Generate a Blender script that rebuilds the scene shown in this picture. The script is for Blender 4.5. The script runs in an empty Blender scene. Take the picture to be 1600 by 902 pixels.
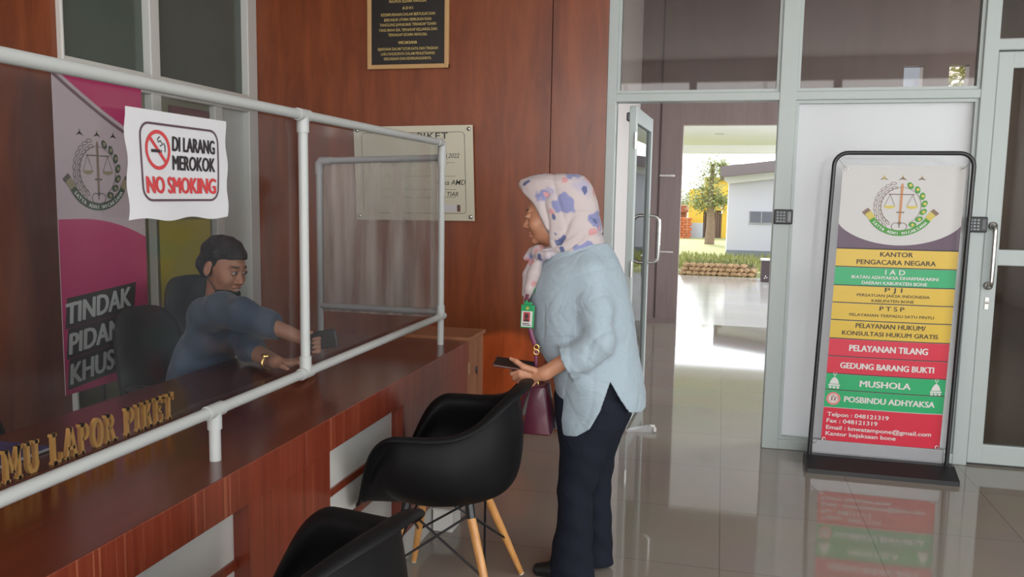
import bpy, bmesh, math, random
import numpy as np
from mathutils import Matrix, Vector
random.seed(7)
SC = bpy.context.scene
COL = SC.collection
# ------------------------------------------------------------------ camera, sky, sun, lamps, exposure
cam_d = bpy.data.cameras.new('camera'); cam = bpy.data.objects.new('camera', cam_d); COL.objects.link(cam)
cam_d.sensor_width = 36.0; cam_d.lens = 1295.0 / 1600.0 * 36.0; cam_d.clip_start = 0.02; cam_d.clip_end = 400
RM = Matrix(((0.9692305661541777, -0.04346982801372033, 0.2422859543698516),
             (0.24559085257186952, 0.10419005866685374, -0.963758042668397),
             (0.016650608561685473, 0.9936069674310135, 0.11165998167235376)))
cam.matrix_world = Matrix.Translation((0, 0, 1.5)) @ RM.to_4x4()
SC.camera = cam
SC.view_settings.view_transform = 'Standard'; SC.view_settings.look = 'None'
SC.view_settings.gamma = 1.0; SC.view_settings.use_curve_mapping = False
SC.view_settings.exposure = 0.0
SC.cycles.use_denoising = True
SC.cycles.max_bounces = 10; SC.cycles.diffuse_bounces = 4; SC.cycles.glossy_bounces = 5
SC.cycles.transparent_max_bounces = 16; SC.cycles.transmission_bounces = 6
SC.cycles.caustics_reflective = False; SC.cycles.caustics_refractive = False
SC.cycles.sample_clamp_indirect = 6.0

world = bpy.data.worlds.new('sky'); SC.world = world; world.use_nodes = True
wn = world.node_tree.nodes; wl = world.node_tree.links
bg = wn['Background']
sky = wn.new('ShaderNodeTexSky'); sky.sky_type = 'NISHITA'; sky.sun_disc = False
sky.sun_elevation = math.radians(48); sky.sun_rotation = math.radians(40); sky.dust_density = 3.0; sky.air_density = 1.0
mixw = wn.new('ShaderNodeMix'); mixw.data_type = 'RGBA'; mixw.inputs['Factor'].default_value = 0.75
mixw.inputs['B'].default_value = (9.0, 9.3, 9.6, 1)          # bright thin cloud over the blue
wl.new(sky.outputs['Color'], mixw.inputs['A']); wl.new(mixw.outputs['Result'], bg.inputs['Color'])
bg.inputs['Strength'].default_value = 0.38

def lamp(kind, name, loc, rot, energy, color=(1, 1, 1), **kw):
    d = bpy.data.lights.new(name, kind); d.energy = energy; d.color = color
    for k, v in kw.items(): setattr(d, k, v)
    o = bpy.data.objects.new(name, d); COL.objects.link(o); o.location = loc; o.rotation_euler = rot
    return o
lamp('SUN', 'sun', (0, 30, 30), (math.radians(-42), math.radians(-22), 0), 5.0, (1.0, 0.95, 0.85), angle=0.01)
# daylight that enters the lobby through the entrance openings behind the photographer and on the right
lamp('AREA', 'daylight_entrance', (0.6, -3.9, 1.9), (math.radians(90), 0, 0), 235, (1.0, 0.985, 0.96), shape='RECTANGLE', size=6.6, size_y=3.0)
lamp('AREA', 'daylight_side', (4.4, 0.6, 1.9), (math.radians(90), 0, math.radians(90)), 72, (1.0, 0.97, 0.93), shape='RECTANGLE', size=5.0, size_y=2.8)
# added area lamp to brighten the vestibule, before its unseen side opening
lamp('AREA', 'vestibule_fill', (3.9, 7.6, 2.2), (math.radians(90), 0, math.radians(90)), 170, (0.93, 0.97, 1.0), shape='RECTANGLE', size=3.6, size_y=2.6)

# added spot lamp imitating a sun patch on the veneer beside the counter
gl_ = lamp('SPOT', 'sun_patch_spot', (3.6, -0.9, 2.6), (0, 0, 0), 2000, (1.0, 0.60, 0.32), spot_size=math.radians(3.0), spot_blend=0.25, shadow_soft_size=0.02)
gl_.rotation_euler = (Vector((-1.36, 5.1, 0.42)) - Vector((3.6, -0.9, 2.6))).to_track_quat('-Z', 'Y').to_euler()

# ------------------------------------------------------------------ materials
MATS = {}
def nodes_of(name):
    m = bpy.data.materials.new(name); m.use_nodes = True
    return m, m.node_tree.nodes, m.node_tree.links, m.node_tree.nodes['Principled BSDF']
def mat(name, c, rough=0.5, metal=0.0, spec=0.5, bump=None, coat=0.0, alpha=None, vary=None, trans=0.0, emit=None, sheen=0.0):
    """plain procedural material; vary=(scale, amount) varies its colour, bump=(scale, strength)"""
    if name in MATS: return MATS[name]
    m, n, l, p = nodes_of(name)
    p.inputs['Base Color'].default_value = (*c, 1); p.inputs['Roughness'].default_value = rough
    p.inputs['Metallic'].default_value = metal; p.inputs['Specular IOR Level'].default_value = spec
    p.inputs['Coat Weight'].default_value = coat; p.inputs['Coat Roughness'].default_value = 0.08
    p.inputs['Transmission Weight'].default_value = trans; p.inputs['Sheen Weight'].default_value = sheen
    tc = n.new('ShaderNodeTexCoord')
    if vary:
        nz = n.new('ShaderNodeTexNoise'); nz.inputs['Scale'].default_value = vary[0]; nz.inputs['Detail'].default_value = 5
        l.new(tc.outputs['Object'], nz.inputs['Vector'])
        mx = n.new('ShaderNodeMix'); mx.data_type = 'RGBA'
        a = vary[1]
        mx.inputs['A'].default_value = (*[x * (1 - a) for x in c], 1); mx.inputs['B'].default_value = (*[min(1, x * (1 + a)) for x in c], 1)
        l.new(nz.outputs['Fac'], mx.inputs['Factor']); l.new(mx.outputs['Result'], p.inputs['Base Color'])
    if bump:
        nb = n.new('ShaderNodeTexNoise'); nb.inputs['Scale'].default_value = bump[0]; nb.inputs['Detail'].default_value = 4
        l.new(tc.outputs['Object'], nb.inputs['Vector'])
        b = n.new('ShaderNodeBump'); b.inputs['Strength'].default_value = bump[1]; b.inputs['Distance'].default_value = 0.01
        l.new(nb.outputs['Fac'], b.inputs['Height']); l.new(b.outputs['Normal'], p.inputs['Normal'])
    if emit:
        p.inputs['Emission Color'].default_value = (*c, 1); p.inputs['Emission Strength'].default_value = emit
    MATS[name] = m; return m
def wood(name, dark, light, grain, rough=0.3, coat=0.3, fine=1.0, streak=None):
    """veneer; grain = stretch scales (x, y, z), small along the grain"""
    if name in MATS: return MATS[name]
    m, n, l, p = nodes_of(name)
    tc = n.new('ShaderNodeTexCoord'); mp = n.new('ShaderNodeMapping'); mp.inputs['Scale'].default_value = grain
    l.new(tc.outputs['Object'], mp.inputs['Vector'])
    nz = n.new('ShaderNodeTexNoise'); nz.inputs['Scale'].default_value = 1.0 * fine; nz.inputs['Detail'].default_value = 7; nz.inputs['Roughness'].default_value = 0.65; nz.inputs['Distortion'].default_value = 0.6
    l.new(mp.outputs['Vector'], nz.inputs['Vector'])
    cr = n.new('ShaderNodeValToRGB'); cr.color_ramp.elements[0].position = 0.32; cr.color_ramp.elements[1].position = 0.68
    cr.color_ramp.elements[0].color = (*dark, 1); cr.color_ramp.elements[1].color = (*light, 1)
    l.new(nz.outputs['Fac'], cr.inputs['Fac'])
    out = cr.outputs['Color']
    if streak:                                                  # thin pale pore lines along the grain
        mp2 = n.new('ShaderNodeMapping'); mp2.inputs['Scale'].default_value = tuple(g * 4 for g in grain[:2]) + (grain[2] * 1.2,)
        l.new(tc.outputs['Object'], mp2.inputs['Vector'])
        n2 = n.new('ShaderNodeTexNoise'); n2.inputs['Scale'].default_value = 1.0; n2.inputs['Detail'].default_value = 3
        l.new(mp2.outputs['Vector'], n2.inputs['Vector'])
        c2 = n.new('ShaderNodeValToRGB'); c2.color_ramp.elements[0].position = 0.60; c2.color_ramp.elements[1].position = 0.74
        c2.color_ramp.elements[0].color = (0, 0, 0, 1); c2.color_ramp.elements[1].color = (1, 1, 1, 1)
        l.new(n2.outputs['Fac'], c2.inputs['Fac'])
        mx = n.new('ShaderNodeMix'); mx.data_type = 'RGBA'; mx.inputs['B'].default_value = (*streak, 1)
        l.new(c2.outputs['Color'], mx.inputs['Factor']); l.new(out, mx.inputs['A']); out = mx.outputs['Result']
    l.new(out, p.inputs['Base Color'])
    p.inputs['Roughness'].default_value = rough; p.inputs['Coat Weight'].default_value = coat; p.inputs['Coat Roughness'].default_value = 0.12
    MATS[name] = m; return m
def glass(name, tint, gloss_rough=0.0, haze=0.0, haze_col=(.6, .6, .6), streak=0.0, refl=1.0, nscale=(4, 4, 4)):
    """thin sheet: see-through tint, mirror sheen by angle, an optional dusty haze"""
    if name in MATS: return MATS[name]
    m = bpy.data.materials.new(name); m.use_nodes = True; n = m.node_tree.nodes; l = m.node_tree.links; n.clear()
    out = n.new('ShaderNodeOutputMaterial'); tr = n.new('ShaderNodeBsdfTransparent'); tr.inputs['Color'].default_value = (*tint, 1)
    base = tr.outputs[0]
    tc = n.new('ShaderNodeTexCoord'); mp = n.new('ShaderNodeMapping'); mp.inputs['Scale'].default_value = nscale
    nz = n.new('ShaderNodeTexNoise'); nz.inputs['Scale'].default_value = 1.0; nz.inputs['Detail'].default_value = 5
    l.new(tc.outputs['Object'], mp.inputs['Vector']); l.new(mp.outputs['Vector'], nz.inputs['Vector'])
    if haze > 0:
        df = n.new('ShaderNodeBsdfDiffuse'); df.inputs['Color'].default_value = (*haze_col, 1)
        mr = n.new('ShaderNodeMapRange'); mr.inputs['From Min'].default_value = 0.35; mr.inputs['From Max'].default_value = 0.7
        mr.inputs['To Min'].default_value = haze * (1 - streak); mr.inputs['To Max'].default_value = haze * (1 + streak)
        l.new(nz.outputs['Fac'], mr.inputs['Value'])
        m1 = n.new('ShaderNodeMixShader'); l.new(mr.outputs['Result'], m1.inputs['Fac']); l.new(base, m1.inputs[1]); l.new(df.outputs[0], m1.inputs[2]); base = m1.outputs[0]
    gl = n.new('ShaderNodeBsdfGlossy'); gl.inputs['Roughness'].default_value = gloss_rough
    fr = n.new('ShaderNodeFresnel'); fr.inputs['IOR'].default_value = 1.5
    ml = n.new('ShaderNodeMath'); ml.operation = 'MULTIPLY'; ml.inputs[1].default_value = refl; l.new(fr.outputs[0], ml.inputs[0])
    m2 = n.new('ShaderNodeMixShader'); l.new(ml.outputs[0], m2.inputs['Fac']); l.new(base, m2.inputs[1]); l.new(gl.outputs[0], m2.inputs[2])
    l.new(m2.outputs[0], out.inputs['Surface'])
    MATS[name] = m; return m
def tile_mat(name, c, c2, grout, size, off, rough=0.07, spec=0.5):
    m, n, l, p = nodes_of(name)
    tc = n.new('ShaderNodeTexCoord'); mp = n.new('ShaderNodeMapping')
    mp.inputs['Location'].default_value = (-off[0] / size, -off[1] / size, 0); mp.inputs['Scale'].default_value = (1 / size, 1 / size, 1)
    l.new(tc.outputs['Object'], mp.inputs['Vector'])
    br = n.new('ShaderNodeTexBrick'); br.offset = 0.0; br.squash = 1.0
    for k, v in (('Scale', 1.0), ('Mortar Size', 0.0035), ('Brick Width', 1.0), ('Row Height', 1.0), ('Bias', 0.0), ('Mortar Smooth', 0.3)): br.inputs[k].default_value = v
    br.inputs['Color1'].default_value = (*c, 1); br.inputs['Color2'].default_value = (*c2, 1); br.inputs['Mortar'].default_value = (*grout, 1)
    l.new(mp.outputs['Vector'], br.inputs['Vector'])
    nz = n.new('ShaderNodeTexNoise'); nz.inputs['Scale'].default_value = 3.0; nz.inputs['Detail'].default_value = 6; l.new(tc.outputs['Object'], nz.inputs['Vector'])
    mx = n.new('ShaderNodeMix'); mx.data_type = 'RGBA'; mx.blend_type = 'OVERLAY'; mx.inputs['Factor'].default_value = 0.12
    l.new(br.outputs['Color'], mx.inputs['A']); l.new(nz.outputs['Color'], mx.inputs['B']); l.new(mx.outputs['Result'], p.inputs['Base Color'])
    p.inputs['Roughness'].default_value = rough; p.inputs['Specular IOR Level'].default_value = spec
    MATS[name] = m; return m

W_WALL = wood('wood_wall', (0.135, 0.029, 0.0085), (0.255, 0.062, 0.018), (8, 8, 1.3), 0.34, 0.08)
W_COUNT = wood('wood_counter', (0.14, 0.024, 0.012), (0.22, 0.042, 0.02), (26, 26, 0.8), 0.3, 0.3, streak=(0.34, 0.10, 0.05))
W_TOP = wood('wood_counter_top', (0.075, 0.016, 0.008), (0.125, 0.028, 0.014), (30, 1.2, 30), 0.24, 0.2)
W_GATE = wood('wood_gate', (0.20, 0.072, 0.03), (0.29, 0.115, 0.05), (14, 14, 1.2), 0.35, 0.2)
W_FAR = wood('wood_far', (0.21, 0.155, 0.145), (0.27, 0.205, 0.195), (8, 8, 0.8), 0.35, 0.15)  # greyed and lightened veneer, with the doorway glare put into its colour
W_LEG = wood('beech_leg', (0.50, 0.22, 0.06), (0.66, 0.33, 0.11), (40, 40, 4), 0.4, 0.2)
ALU = mat('white_aluminium', (0.40, 0.445, 0.435), 0.38, 0.0, 0.5)
ALU2 = mat('window_aluminium', (0.58, 0.58, 0.55), 0.42)
WHITE = mat('white_paint', (0.74, 0.73, 0.70), 0.7, vary=(2.0, 0.03))
LAM = mat('white_laminate', (0.56, 0.55, 0.52), 0.35, vary=(3, 0.05))
PVC = mat('white_pvc_pipe', (0.42, 0.435, 0.425), 0.38)
BLACKP = mat('black_plastic', (0.010, 0.010, 0.011), 0.42)
BLACKM = mat('black_metal', (0.012, 0.012, 0.014), 0.3)
STEEL = mat('brushed_steel', (0.62, 0.60, 0.57), 0.22, 1.0)
GOLD = mat('gold_metal', (0.75, 0.52, 0.18), 0.25, 1.0)
def flat(name, c, rough=0.55): return mat(name, c, rough)

# ------------------------------------------------------------------ object helpers
def link(o, parent=None):
    COL.objects.link(o)
    if parent is not None: o.parent = parent
    return o
def tag(o, label, cat, group=None, kind=None):
    o['label'] = label; o['category'] = cat
    if group: o['group'] = group
    if kind: o['kind'] = kind
    return o
def thing(name, label, cat, loc=(0, 0, 0), rz=0.0, group=None):
    o = bpy.data.objects.new(name, None); link(o); o.location = loc; o.rotation_euler = (0, 0, rz); o.empty_display_size = 0.1
    return tag(o, label, cat, group)
def copy_tree(o, parent=None):
    c = o.copy(); COL.objects.link(c); c.parent = parent
    for ch in list(o.children): copy_tree(ch, c)
    return c

class MB:
    """collects solids into one mesh"""
    def __init__(s, M=None): s.v = []; s.f = []; s.mi = []; s.sm = []; s.M = M; s.cur = 0
    def add(s, vs, fs, smooth=False, M=None):
        b = len(s.v); T = M if M is not None else s.M
        for p in vs:
            q = Vector(p)
            s.v.append(tuple(T @ q) if T is not None else tuple(q))
        for f in fs: s.f.append(tuple(b + i for i in f)); s.mi.append(s.cur); s.sm.append(smooth)
        return s
    def box(s, x0, y0, z0, x1, y1, z1, bev=0.0, M=None):
        x0, x1 = min(x0, x1), max(x0, x1); y0, y1 = min(y0, y1), max(y0, y1); z0, z1 = min(z0, z1), max(z0, z1)
        bev = min(bev, (x1 - x0) * .45, (y1 - y0) * .45, (z1 - z0) * .45)
        if bev <= 0:
            vs = [(x0, y0, z0), (x1, y0, z0), (x1, y1, z0), (x0, y1, z0), (x0, y0, z1), (x1, y0, z1), (x1, y1, z1), (x0, y1, z1)]
            return s.add(vs, [(3, 2, 1, 0), (4, 5, 6, 7), (0, 1, 5, 4), (1, 2, 6, 5), (2, 3, 7, 6), (3, 0, 4, 7)], M=M)
        bm = bmesh.new(); bmesh.ops.create_cube(bm, size=1.0)
        for v in bm.verts: v.co = ((x0 + x1) / 2 + v.co.x * (x1 - x0), (y0 + y1) / 2 + v.co.y * (y1 - y0), (z0 + z1) / 2 + v.co.z * (z1 - z0))
        bmesh.ops.bevel(bm, geom=list(bm.edges), offset=bev, segments=2, affect='EDGES', profile=0.5)
        bm.verts.ensure_lookup_table(); bm.verts.index_update()
        s.add([v.co[:] for v in bm.verts], [[v.index for v in f.verts] for f in bm.faces], M=M); bm.free(); return s
    def prism(s, pts, a, b, axis='y', M=None):
        """polygon pts in the plane across axis, extruded a..b along it"""
        def put(p, t): return {'x': (t, p[0], p[1]), 'y': (p[0], t, p[1]), 'z': (p[0], p[1], t)}[axis]
        n = len(pts); vs = [put(p, a) for p in pts] + [put(p, b) for p in pts]
        fs = [tuple(range(n - 1, -1, -1)), tuple(range(n, 2 * n))] + [(i, (i + 1) % n, n + (i + 1) % n, n + i) for i in range(n)]
        return s.add(vs, fs, M=M)
    def tube(s, path, r, seg=14, cap=True, closed=False, M=None, flatn=None):
        """round tube along a path; r a number or a list; flatn=(axis vector, factor) squashes the section"""
        P = [Vector(p) for p in path]; n = len(P); R = r if isinstance(r, (list, tuple)) else [r] * n
        rings = []; up = None
        for i in range(n):
            a = P[i - 1] if (i > 0 or closed) else P[i]; b = P[(i + 1) % n] if (i < n - 1 or closed) else P[i]
            t = (b - a).normalized()
            if up is None: up = t.orthogonal().normalized()
            up = (up - t * up.dot(t)); up = up.normalized() if up.length > 1e-6 else t.orthogonal().normalized()
            w = t.cross(up)
            ring = []
            for k in range(seg):
                an = 2 * math.pi * k / seg; q = (up * math.cos(an) + w * math.sin(an)) * R[i]
                if flatn is not None:
                    ax = Vector(flatn[0]); q = q - ax * q.dot(ax) * (1 - flatn[1])
                ring.append(tuple(P[i] + q))
            rings.append(ring)
        vs = [p for rg in rings for p in rg]; fs = []
        m = n if closed else n - 1
        for i in range(m):
            for k in range(seg):
                j = (i + 1) % n; fs.append((i * seg + k, i * seg + (k + 1) % seg, j * seg + (k + 1) % seg, j * seg + k))
        s.add(vs, fs, True, M)
        if cap and not closed:
            s.add(rings[0], [tuple(range(seg - 1, -1, -1))], False, M); s.add(rings[-1], [tuple(range(seg))], False, M)
        return s
    def lathe(s, prof, c=(0, 0, 0), seg=24, M=None):
        vs = []; fs = []
        for r, z in prof:
            for k in range(seg):
                a = 2 * math.pi * k / seg; vs.append((c[0] + r * math.cos(a), c[1] + r * math.sin(a), c[2] + z))
        for i in range(len(prof) - 1):
            for k in range(seg): fs.append((i * seg + k, i * seg + (k + 1) % seg, (i + 1) * seg + (k + 1) % seg, (i + 1) * seg + k))
        return s.add(vs, fs, True, M)
    def ball(s, c, r, seg=16, M=None):
        r = r if isinstance(r, (list, tuple)) else (r, r, r)
        vs = []; fs = []; N = seg // 2
        for i in range(N + 1):
            t = math.pi * i / N
            for k in range(seg):
                a = 2 * math.pi * k / seg
                vs.append((c[0] + r[0] * math.sin(t) * math.cos(a), c[1] + r[1] * math.sin(t) * math.sin(a), c[2] + r[2] * math.cos(t)))
        for i in range(N):
            for k in range(seg): fs.append((i * seg + k, (i + 1) * seg + k, (i + 1) * seg + (k + 1) % seg, i * seg + (k + 1) % seg))
        return s.add(vs, fs, True, M)
    # flat shapes on a local (u, v) sheet, w above it
    def poly(s, pts, w=0.0, M=None): return s.add([(p[0], p[1], w) for p in pts], [tuple(range(len(pts)))], M=M)
    def rect(s, u0, v0, u1, v1, w=0.0, M=None): return s.poly([(u0, v0), (u1, v0), (u1, v1), (u0, v1)], w, M)
    def disc(s, c, r, w=0.0, seg=40, M=None, rv=None, rot=0.0):
        rv = rv or r; ca, sa = math.cos(rot), math.sin(rot)
        return s.poly([(c[0] + r * math.cos(t) * ca - rv * math.sin(t) * sa, c[1] + r * math.cos(t) * sa + rv * math.sin(t) * ca) for t in [2 * math.pi * k / seg for k in range(seg)]], w, M)
    def stroke(s, pts, th, w=0.0, closed=False, M=None):
        """flat line of width th along pts"""
        P = [Vector((p[0], p[1])) for p in pts]; n = len(P); L = []; Rr = []
        for i in range(n):
            a = P[i - 1] if (i > 0 or closed) else P[i]; b = P[(i + 1) % n] if (i < n - 1 or closed) else P[i]
            t = (b - a).normalized(); nn = Vector((-t.y, t.x)) * th / 2
            L.append(P[i] + nn); Rr.append(P[i] - nn)
        vs = [(p.x, p.y, w) for p in L] + [(p.x, p.y, w) for p in Rr]
        m = n if closed else n - 1
        return s.add(vs, [(n + i, n + (i + 1) % n, (i + 1) % n, i) for i in range(m)], M=M)
    def text(s, body, c, h, width=None, w=0.0, bold=0.0, align='CENTER', shear=0.0, rot=0.0, M=None, spacing=1.0, extrude=0.0):
        """lettering of cap height h whose baseline middle (or left end) is at c; width fits the line"""
        vs, fs = text_geo(body, 0.0 if bold >= .008 else bold, shear, spacing, extrude); bold *= 1.8
        if not vs: return s
        x0 = min(v[0] for v in vs); x1 = max(v[0] for v in vs)
        sy = h / CAP; sx = sy if width is None else width / (x1 - x0)
        ox = {'CENTER': (x0 + x1) / 2, 'LEFT': x0, 'RIGHT': x1}[align]
        ca, sa = math.cos(rot), math.sin(rot); q = []
        for v in vs:
            a = (v[0] - ox) * sx; b = v[1] * sy
            q.append((c[0] + a * ca - b * sa, c[1] + a * sa + b * ca, w + v[2] * sy))
        if bold >= .008:                                        # heavier weight: the same outline laid side by side
            for kk, (dx, dy) in enumerate(((-1, 0), (1, 0), (-.5, .45), (.5, -.45))):
                a, b = dx * bold * sy, dy * bold * sy; ox_, oy_ = a * ca - b * sa, a * sa + b * ca
                s.add([(p[0] + ox_, p[1] + oy_, p[2] + .0003 * (kk + 1)) for p in q], fs, M=M)
        return s.add(q, fs, M=M)
    def build(s, name, mats, parent=None, bevel=0.0, M=None):
        me = bpy.data.meshes.new(name); me.from_pydata(s.v, [], s.f)
        for m in (mats if isinstance(mats, (list, tuple)) else [mats]): me.materials.append(m)
        me.polygons.foreach_set('material_index', s.mi); me.polygons.foreach_set('use_smooth', s.sm)
        me.update(); o = bpy.data.objects.new(name, me); link(o, parent)
        if M is not None: o.matrix_local = M
        if bevel:
            b = o.modifiers.new('bevel', 'BEVEL'); b.width = bevel; b.segments = 2; b.limit_method = 'ANGLE'
        return o
CAP = 0.73
_tc = {}
def text_geo(body, bold, shear, spacing, extrude=0.0):
    key = (body, bold, shear, spacing, extrude)
    if key in _tc: return _tc[key]
    cu = bpy.data.curves.new('t', 'FONT'); cu.body = body; cu.size = 1.0; cu.offset = bold; cu.shear = shear; cu.space_character = spacing
    cu.resolution_u = 3; cu.extrude = extrude; cu.fill_mode = 'BOTH' if extrude else 'FRONT'
    o = bpy.data.objects.new('t', cu); COL.objects.link(o)
    dg = bpy.context.evaluated_depsgraph_get(); dg.update()
    me = bpy.data.meshes.new_from_object(o.evaluated_get(dg))
    vs = [v.co[:] for v in me.vertices]; fs = [tuple(p.vertices) for p in me.polygons]
    bpy.data.objects.remove(o); bpy.data.curves.remove(cu); bpy.data.meshes.remove(me)
    _tc[key] = (vs, fs); return _tc[key]
def struct(o):
    o['kind'] = 'structure'; return o
def frame(o, u, v):
    """matrix of a sheet: origin o, unit directions u (right) and v (up)"""
    u = Vector(u).normalized(); v = Vector(v).normalized(); w = u.cross(v)
    return Matrix(((u.x, v.x, w.x, o[0]), (u.y, v.y, w.y, o[1]), (u.z, v.z, w.z, o[2]), (0, 0, 0, 1)))
def arc(c, r, a0, a1, n=16, rv=None):
    rv = rv or r
    return [(c[0] + r * math.cos(math.radians(a0 + (a1 - a0) * i / n)), c[1] + rv * math.sin(math.radians(a0 + (a1 - a0) * i / n))) for i in range(n + 1)]

# ------------------------------------------------------------------ smooth bodies: signed distance field -> one continuous surface
class Field:
    def __init__(s, lo, hi, res):
        s.lo = np.array(lo, float); s.res = res; s.n = np.ceil((np.array(hi, float) - s.lo) / res).astype(int) + 1
        s.d = np.full(s.n, 1.0, np.float32)
    def block(s, lo, hi):
        a = np.clip(np.floor((np.array(lo) - s.lo) / s.res).astype(int), 0, s.n); b = np.clip(np.ceil((np.array(hi) - s.lo) / s.res).astype(int) + 1, 0, s.n)
        sl = tuple(slice(a[i], b[i]) for i in range(3))
        ax = [s.lo[i] + np.arange(a[i], b[i]) * s.res for i in range(3)]
        return sl, ax[0][:, None, None], ax[1][None, :, None], ax[2][None, None, :]
    def merge(s, sl, d, k):
        a = s.d[sl]
        if a.size == 0: return
        if k <= 0: s.d[sl] = np.minimum(a, d); return
        h = np.clip(0.5 + 0.5 * (a - d) / k, 0, 1); s.d[sl] = a * (1 - h) + d * h - k * h * (1 - h)
    def cap(s, p, q, r0, r1=None, k=0.01):
        r1 = r0 if r1 is None else r1; p = np.array(p, float); q = np.array(q, float); m = max(r0, r1) + k + 3 * s.res
        sl, X, Y, Z = s.block(np.minimum(p, q) - m, np.maximum(p, q) + m); v = q - p; L = max(v @ v, 1e-9)
        t = np.clip(((X - p[0]) * v[0] + (Y - p[1]) * v[1] + (Z - p[2]) * v[2]) / L, 0, 1)
        d = np.sqrt((X - p[0] - t * v[0]) ** 2 + (Y - p[1] - t * v[1]) ** 2 + (Z - p[2] - t * v[2]) ** 2) - (r0 + (r1 - r0) * t)
        s.merge(sl, d.astype(np.float32), k); return s
    def chain(s, pts, rs, k=0.004):
        for i in range(len(pts) - 1): s.cap(pts[i], pts[i + 1], rs[i], rs[i + 1], k)
        return s
    def ell_d(s, c, r, R, X, Y, Z):
        c = np.array(c, float); dx, dy, dz = X - c[0], Y - c[1], Z - c[2]
        if R is None: a, b, e = dx, dy, dz
        else:
            a = dx * R[0][0] + dy * R[0][1] + dz * R[0][2]; b = dx * R[1][0] + dy * R[1][1] + dz * R[1][2]; e = dx * R[2][0] + dy * R[2][1] + dz * R[2][2]
        k0 = np.sqrt((a / r[0]) ** 2 + (b / r[1]) ** 2 + (e / r[2]) ** 2); k1 = np.sqrt((a / r[0] ** 2) ** 2 + (b / r[1] ** 2) ** 2 + (e / r[2] ** 2) ** 2)
        return k0 * (k0 - 1) / np.maximum(k1, 1e-6)
    def ell(s, c, r, R=None, k=0.01, sub=False):
        """ellipsoid; rows of R are its own axes"""
        m = max(r) + k + 3 * s.res; c = np.array(c, float); sl, X, Y, Z = s.block(c - m, c + m)
        if s.d[sl].size == 0: return s
        d = s.ell_d(c, r, R, X, Y, Z).astype(np.float32)
        if sub:
            a = s.d[sl]; h = np.clip(0.5 - 0.5 * (a + d) / max(k, 1e-5), 0, 1); s.d[sl] = a * (1 - h) + (-d) * h + k * h * (1 - h)
        else: s.merge(sl, d, k)
        return s
    def loft(s, rows, k=0.02, p=2.0, axis=2):
        """rows of (z, x front, x back, y left, y right): stacked ellipses, blended"""
        rows = sorted(rows); A = np.array(rows, float); zs = A[:, 0]
        m = k + 4 * s.res
        lo = [A[:, 1:3].min() - m, A[:, 3:5].min() - m, zs[0] - m]; hi = [A[:, 1:3].max() + m, A[:, 3:5].max() + m, zs[-1] + m]
        sl, X, Y, Z = s.block(lo, hi)
        z = Z.ravel(); it = [np.interp(z, zs, A[:, i])[None, None, :] for i in range(1, 5)]
        cx, rx = (it[0] + it[1]) / 2, np.abs(it[1] - it[0]) / 2; cy, ry = (it[2] + it[3]) / 2, np.abs(it[3] - it[2]) / 2
        q = (np.abs((X - cx) / rx) ** p + np.abs((Y - cy) / ry) ** p) ** (1 / p)
        g = np.sqrt(((X - cx) / rx ** 2) ** 2 + ((Y - cy) / ry ** 2) ** 2) + 1e-6
        d = np.maximum((q - 1) * q / np.maximum(g, 1e-3) if p == 2 else (q - 1) * np.minimum(rx, ry), np.maximum(zs[0] - Z, Z - zs[-1]))
        s.merge(sl, d.astype(np.float32), k); return s
    def warp(s, fn, lo=None, hi=None):
        """fn(X, Y, Z, d) -> d on the whole field (cuts, folds)"""
        sl, X, Y, Z = s.block(s.lo if lo is None else lo, s.lo + s.n * s.res if hi is None else hi)
        s.d[sl] = fn(X, Y, Z, s.d[sl]).astype(np.float32); return s
    def build(s, name, m, parent=None, smooth=2, color=None):
        d = s.d; d[0] = d[-1] = 1; d[:, 0] = d[:, -1] = 1; d[:, :, 0] = d[:, :, -1] = 1
        neg = d < 0; n0, n1, n2 = (x - 1 for x in d.shape)
        cnt = np.zeros((n0, n1, n2), np.uint8)
        cs = [(i, j, k) for i in (0, 1) for j in (0, 1) for k in (0, 1)]
        for i, j, k in cs: cnt += neg[i:i + n0, j:j + n1, k:k + n2]
        I = np.argwhere((cnt > 0) & (cnt < 8)); N = len(I)
        idx = np.full((n0, n1, n2), -1, np.int32); idx[I[:, 0], I[:, 1], I[:, 2]] = np.arange(N)
        val = {c: d[I[:, 0] + c[0], I[:, 1] + c[1], I[:, 2] + c[2]] for c in cs}
        acc = np.zeros((N, 3)); w = np.zeros(N)
        for c in cs:
            for ax in range(3):
                if c[ax] == 0:
                    e = list(c); e[ax] = 1; e = tuple(e); a, b = val[c], val[e]; x = (a < 0) != (b < 0)
                    t = np.where(x, a / np.where(x, a - b, 1), 0); p = np.tile(np.array(c, float), (N, 1)); p[:, ax] += t
                    acc += p * x[:, None]; w += x
        V = s.lo + (I + acc / w[:, None]) * s.res
        Q = []
        for ax in range(3):
            u, v = (ax + 1) % 3, (ax + 2) % 3
            a = np.moveaxis(neg, ax, 0); ch = np.argwhere(np.moveaxis(a[:-1] != a[1:], 0, ax))
            g = (ch[:, u] > 0) & (ch[:, v] > 0) & (ch[:, u] < d.shape[u] - 1) & (ch[:, v] < d.shape[v] - 1); ch = ch[g]
            inside = neg[ch[:, 0], ch[:, 1], ch[:, 2]]
            def cell(du, dv):
                c = ch.copy(); c[:, u] -= du; c[:, v] -= dv; return idx[c[:, 0], c[:, 1], c[:, 2]]
            q = np.stack([cell(1, 1), cell(0, 1), cell(0, 0), cell(1, 0)], 1); q[~inside] = q[~inside][:, ::-1]; Q.append(q)
        Q = np.concatenate(Q).astype(np.int32); Q = Q[(Q >= 0).all(1)]
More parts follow.
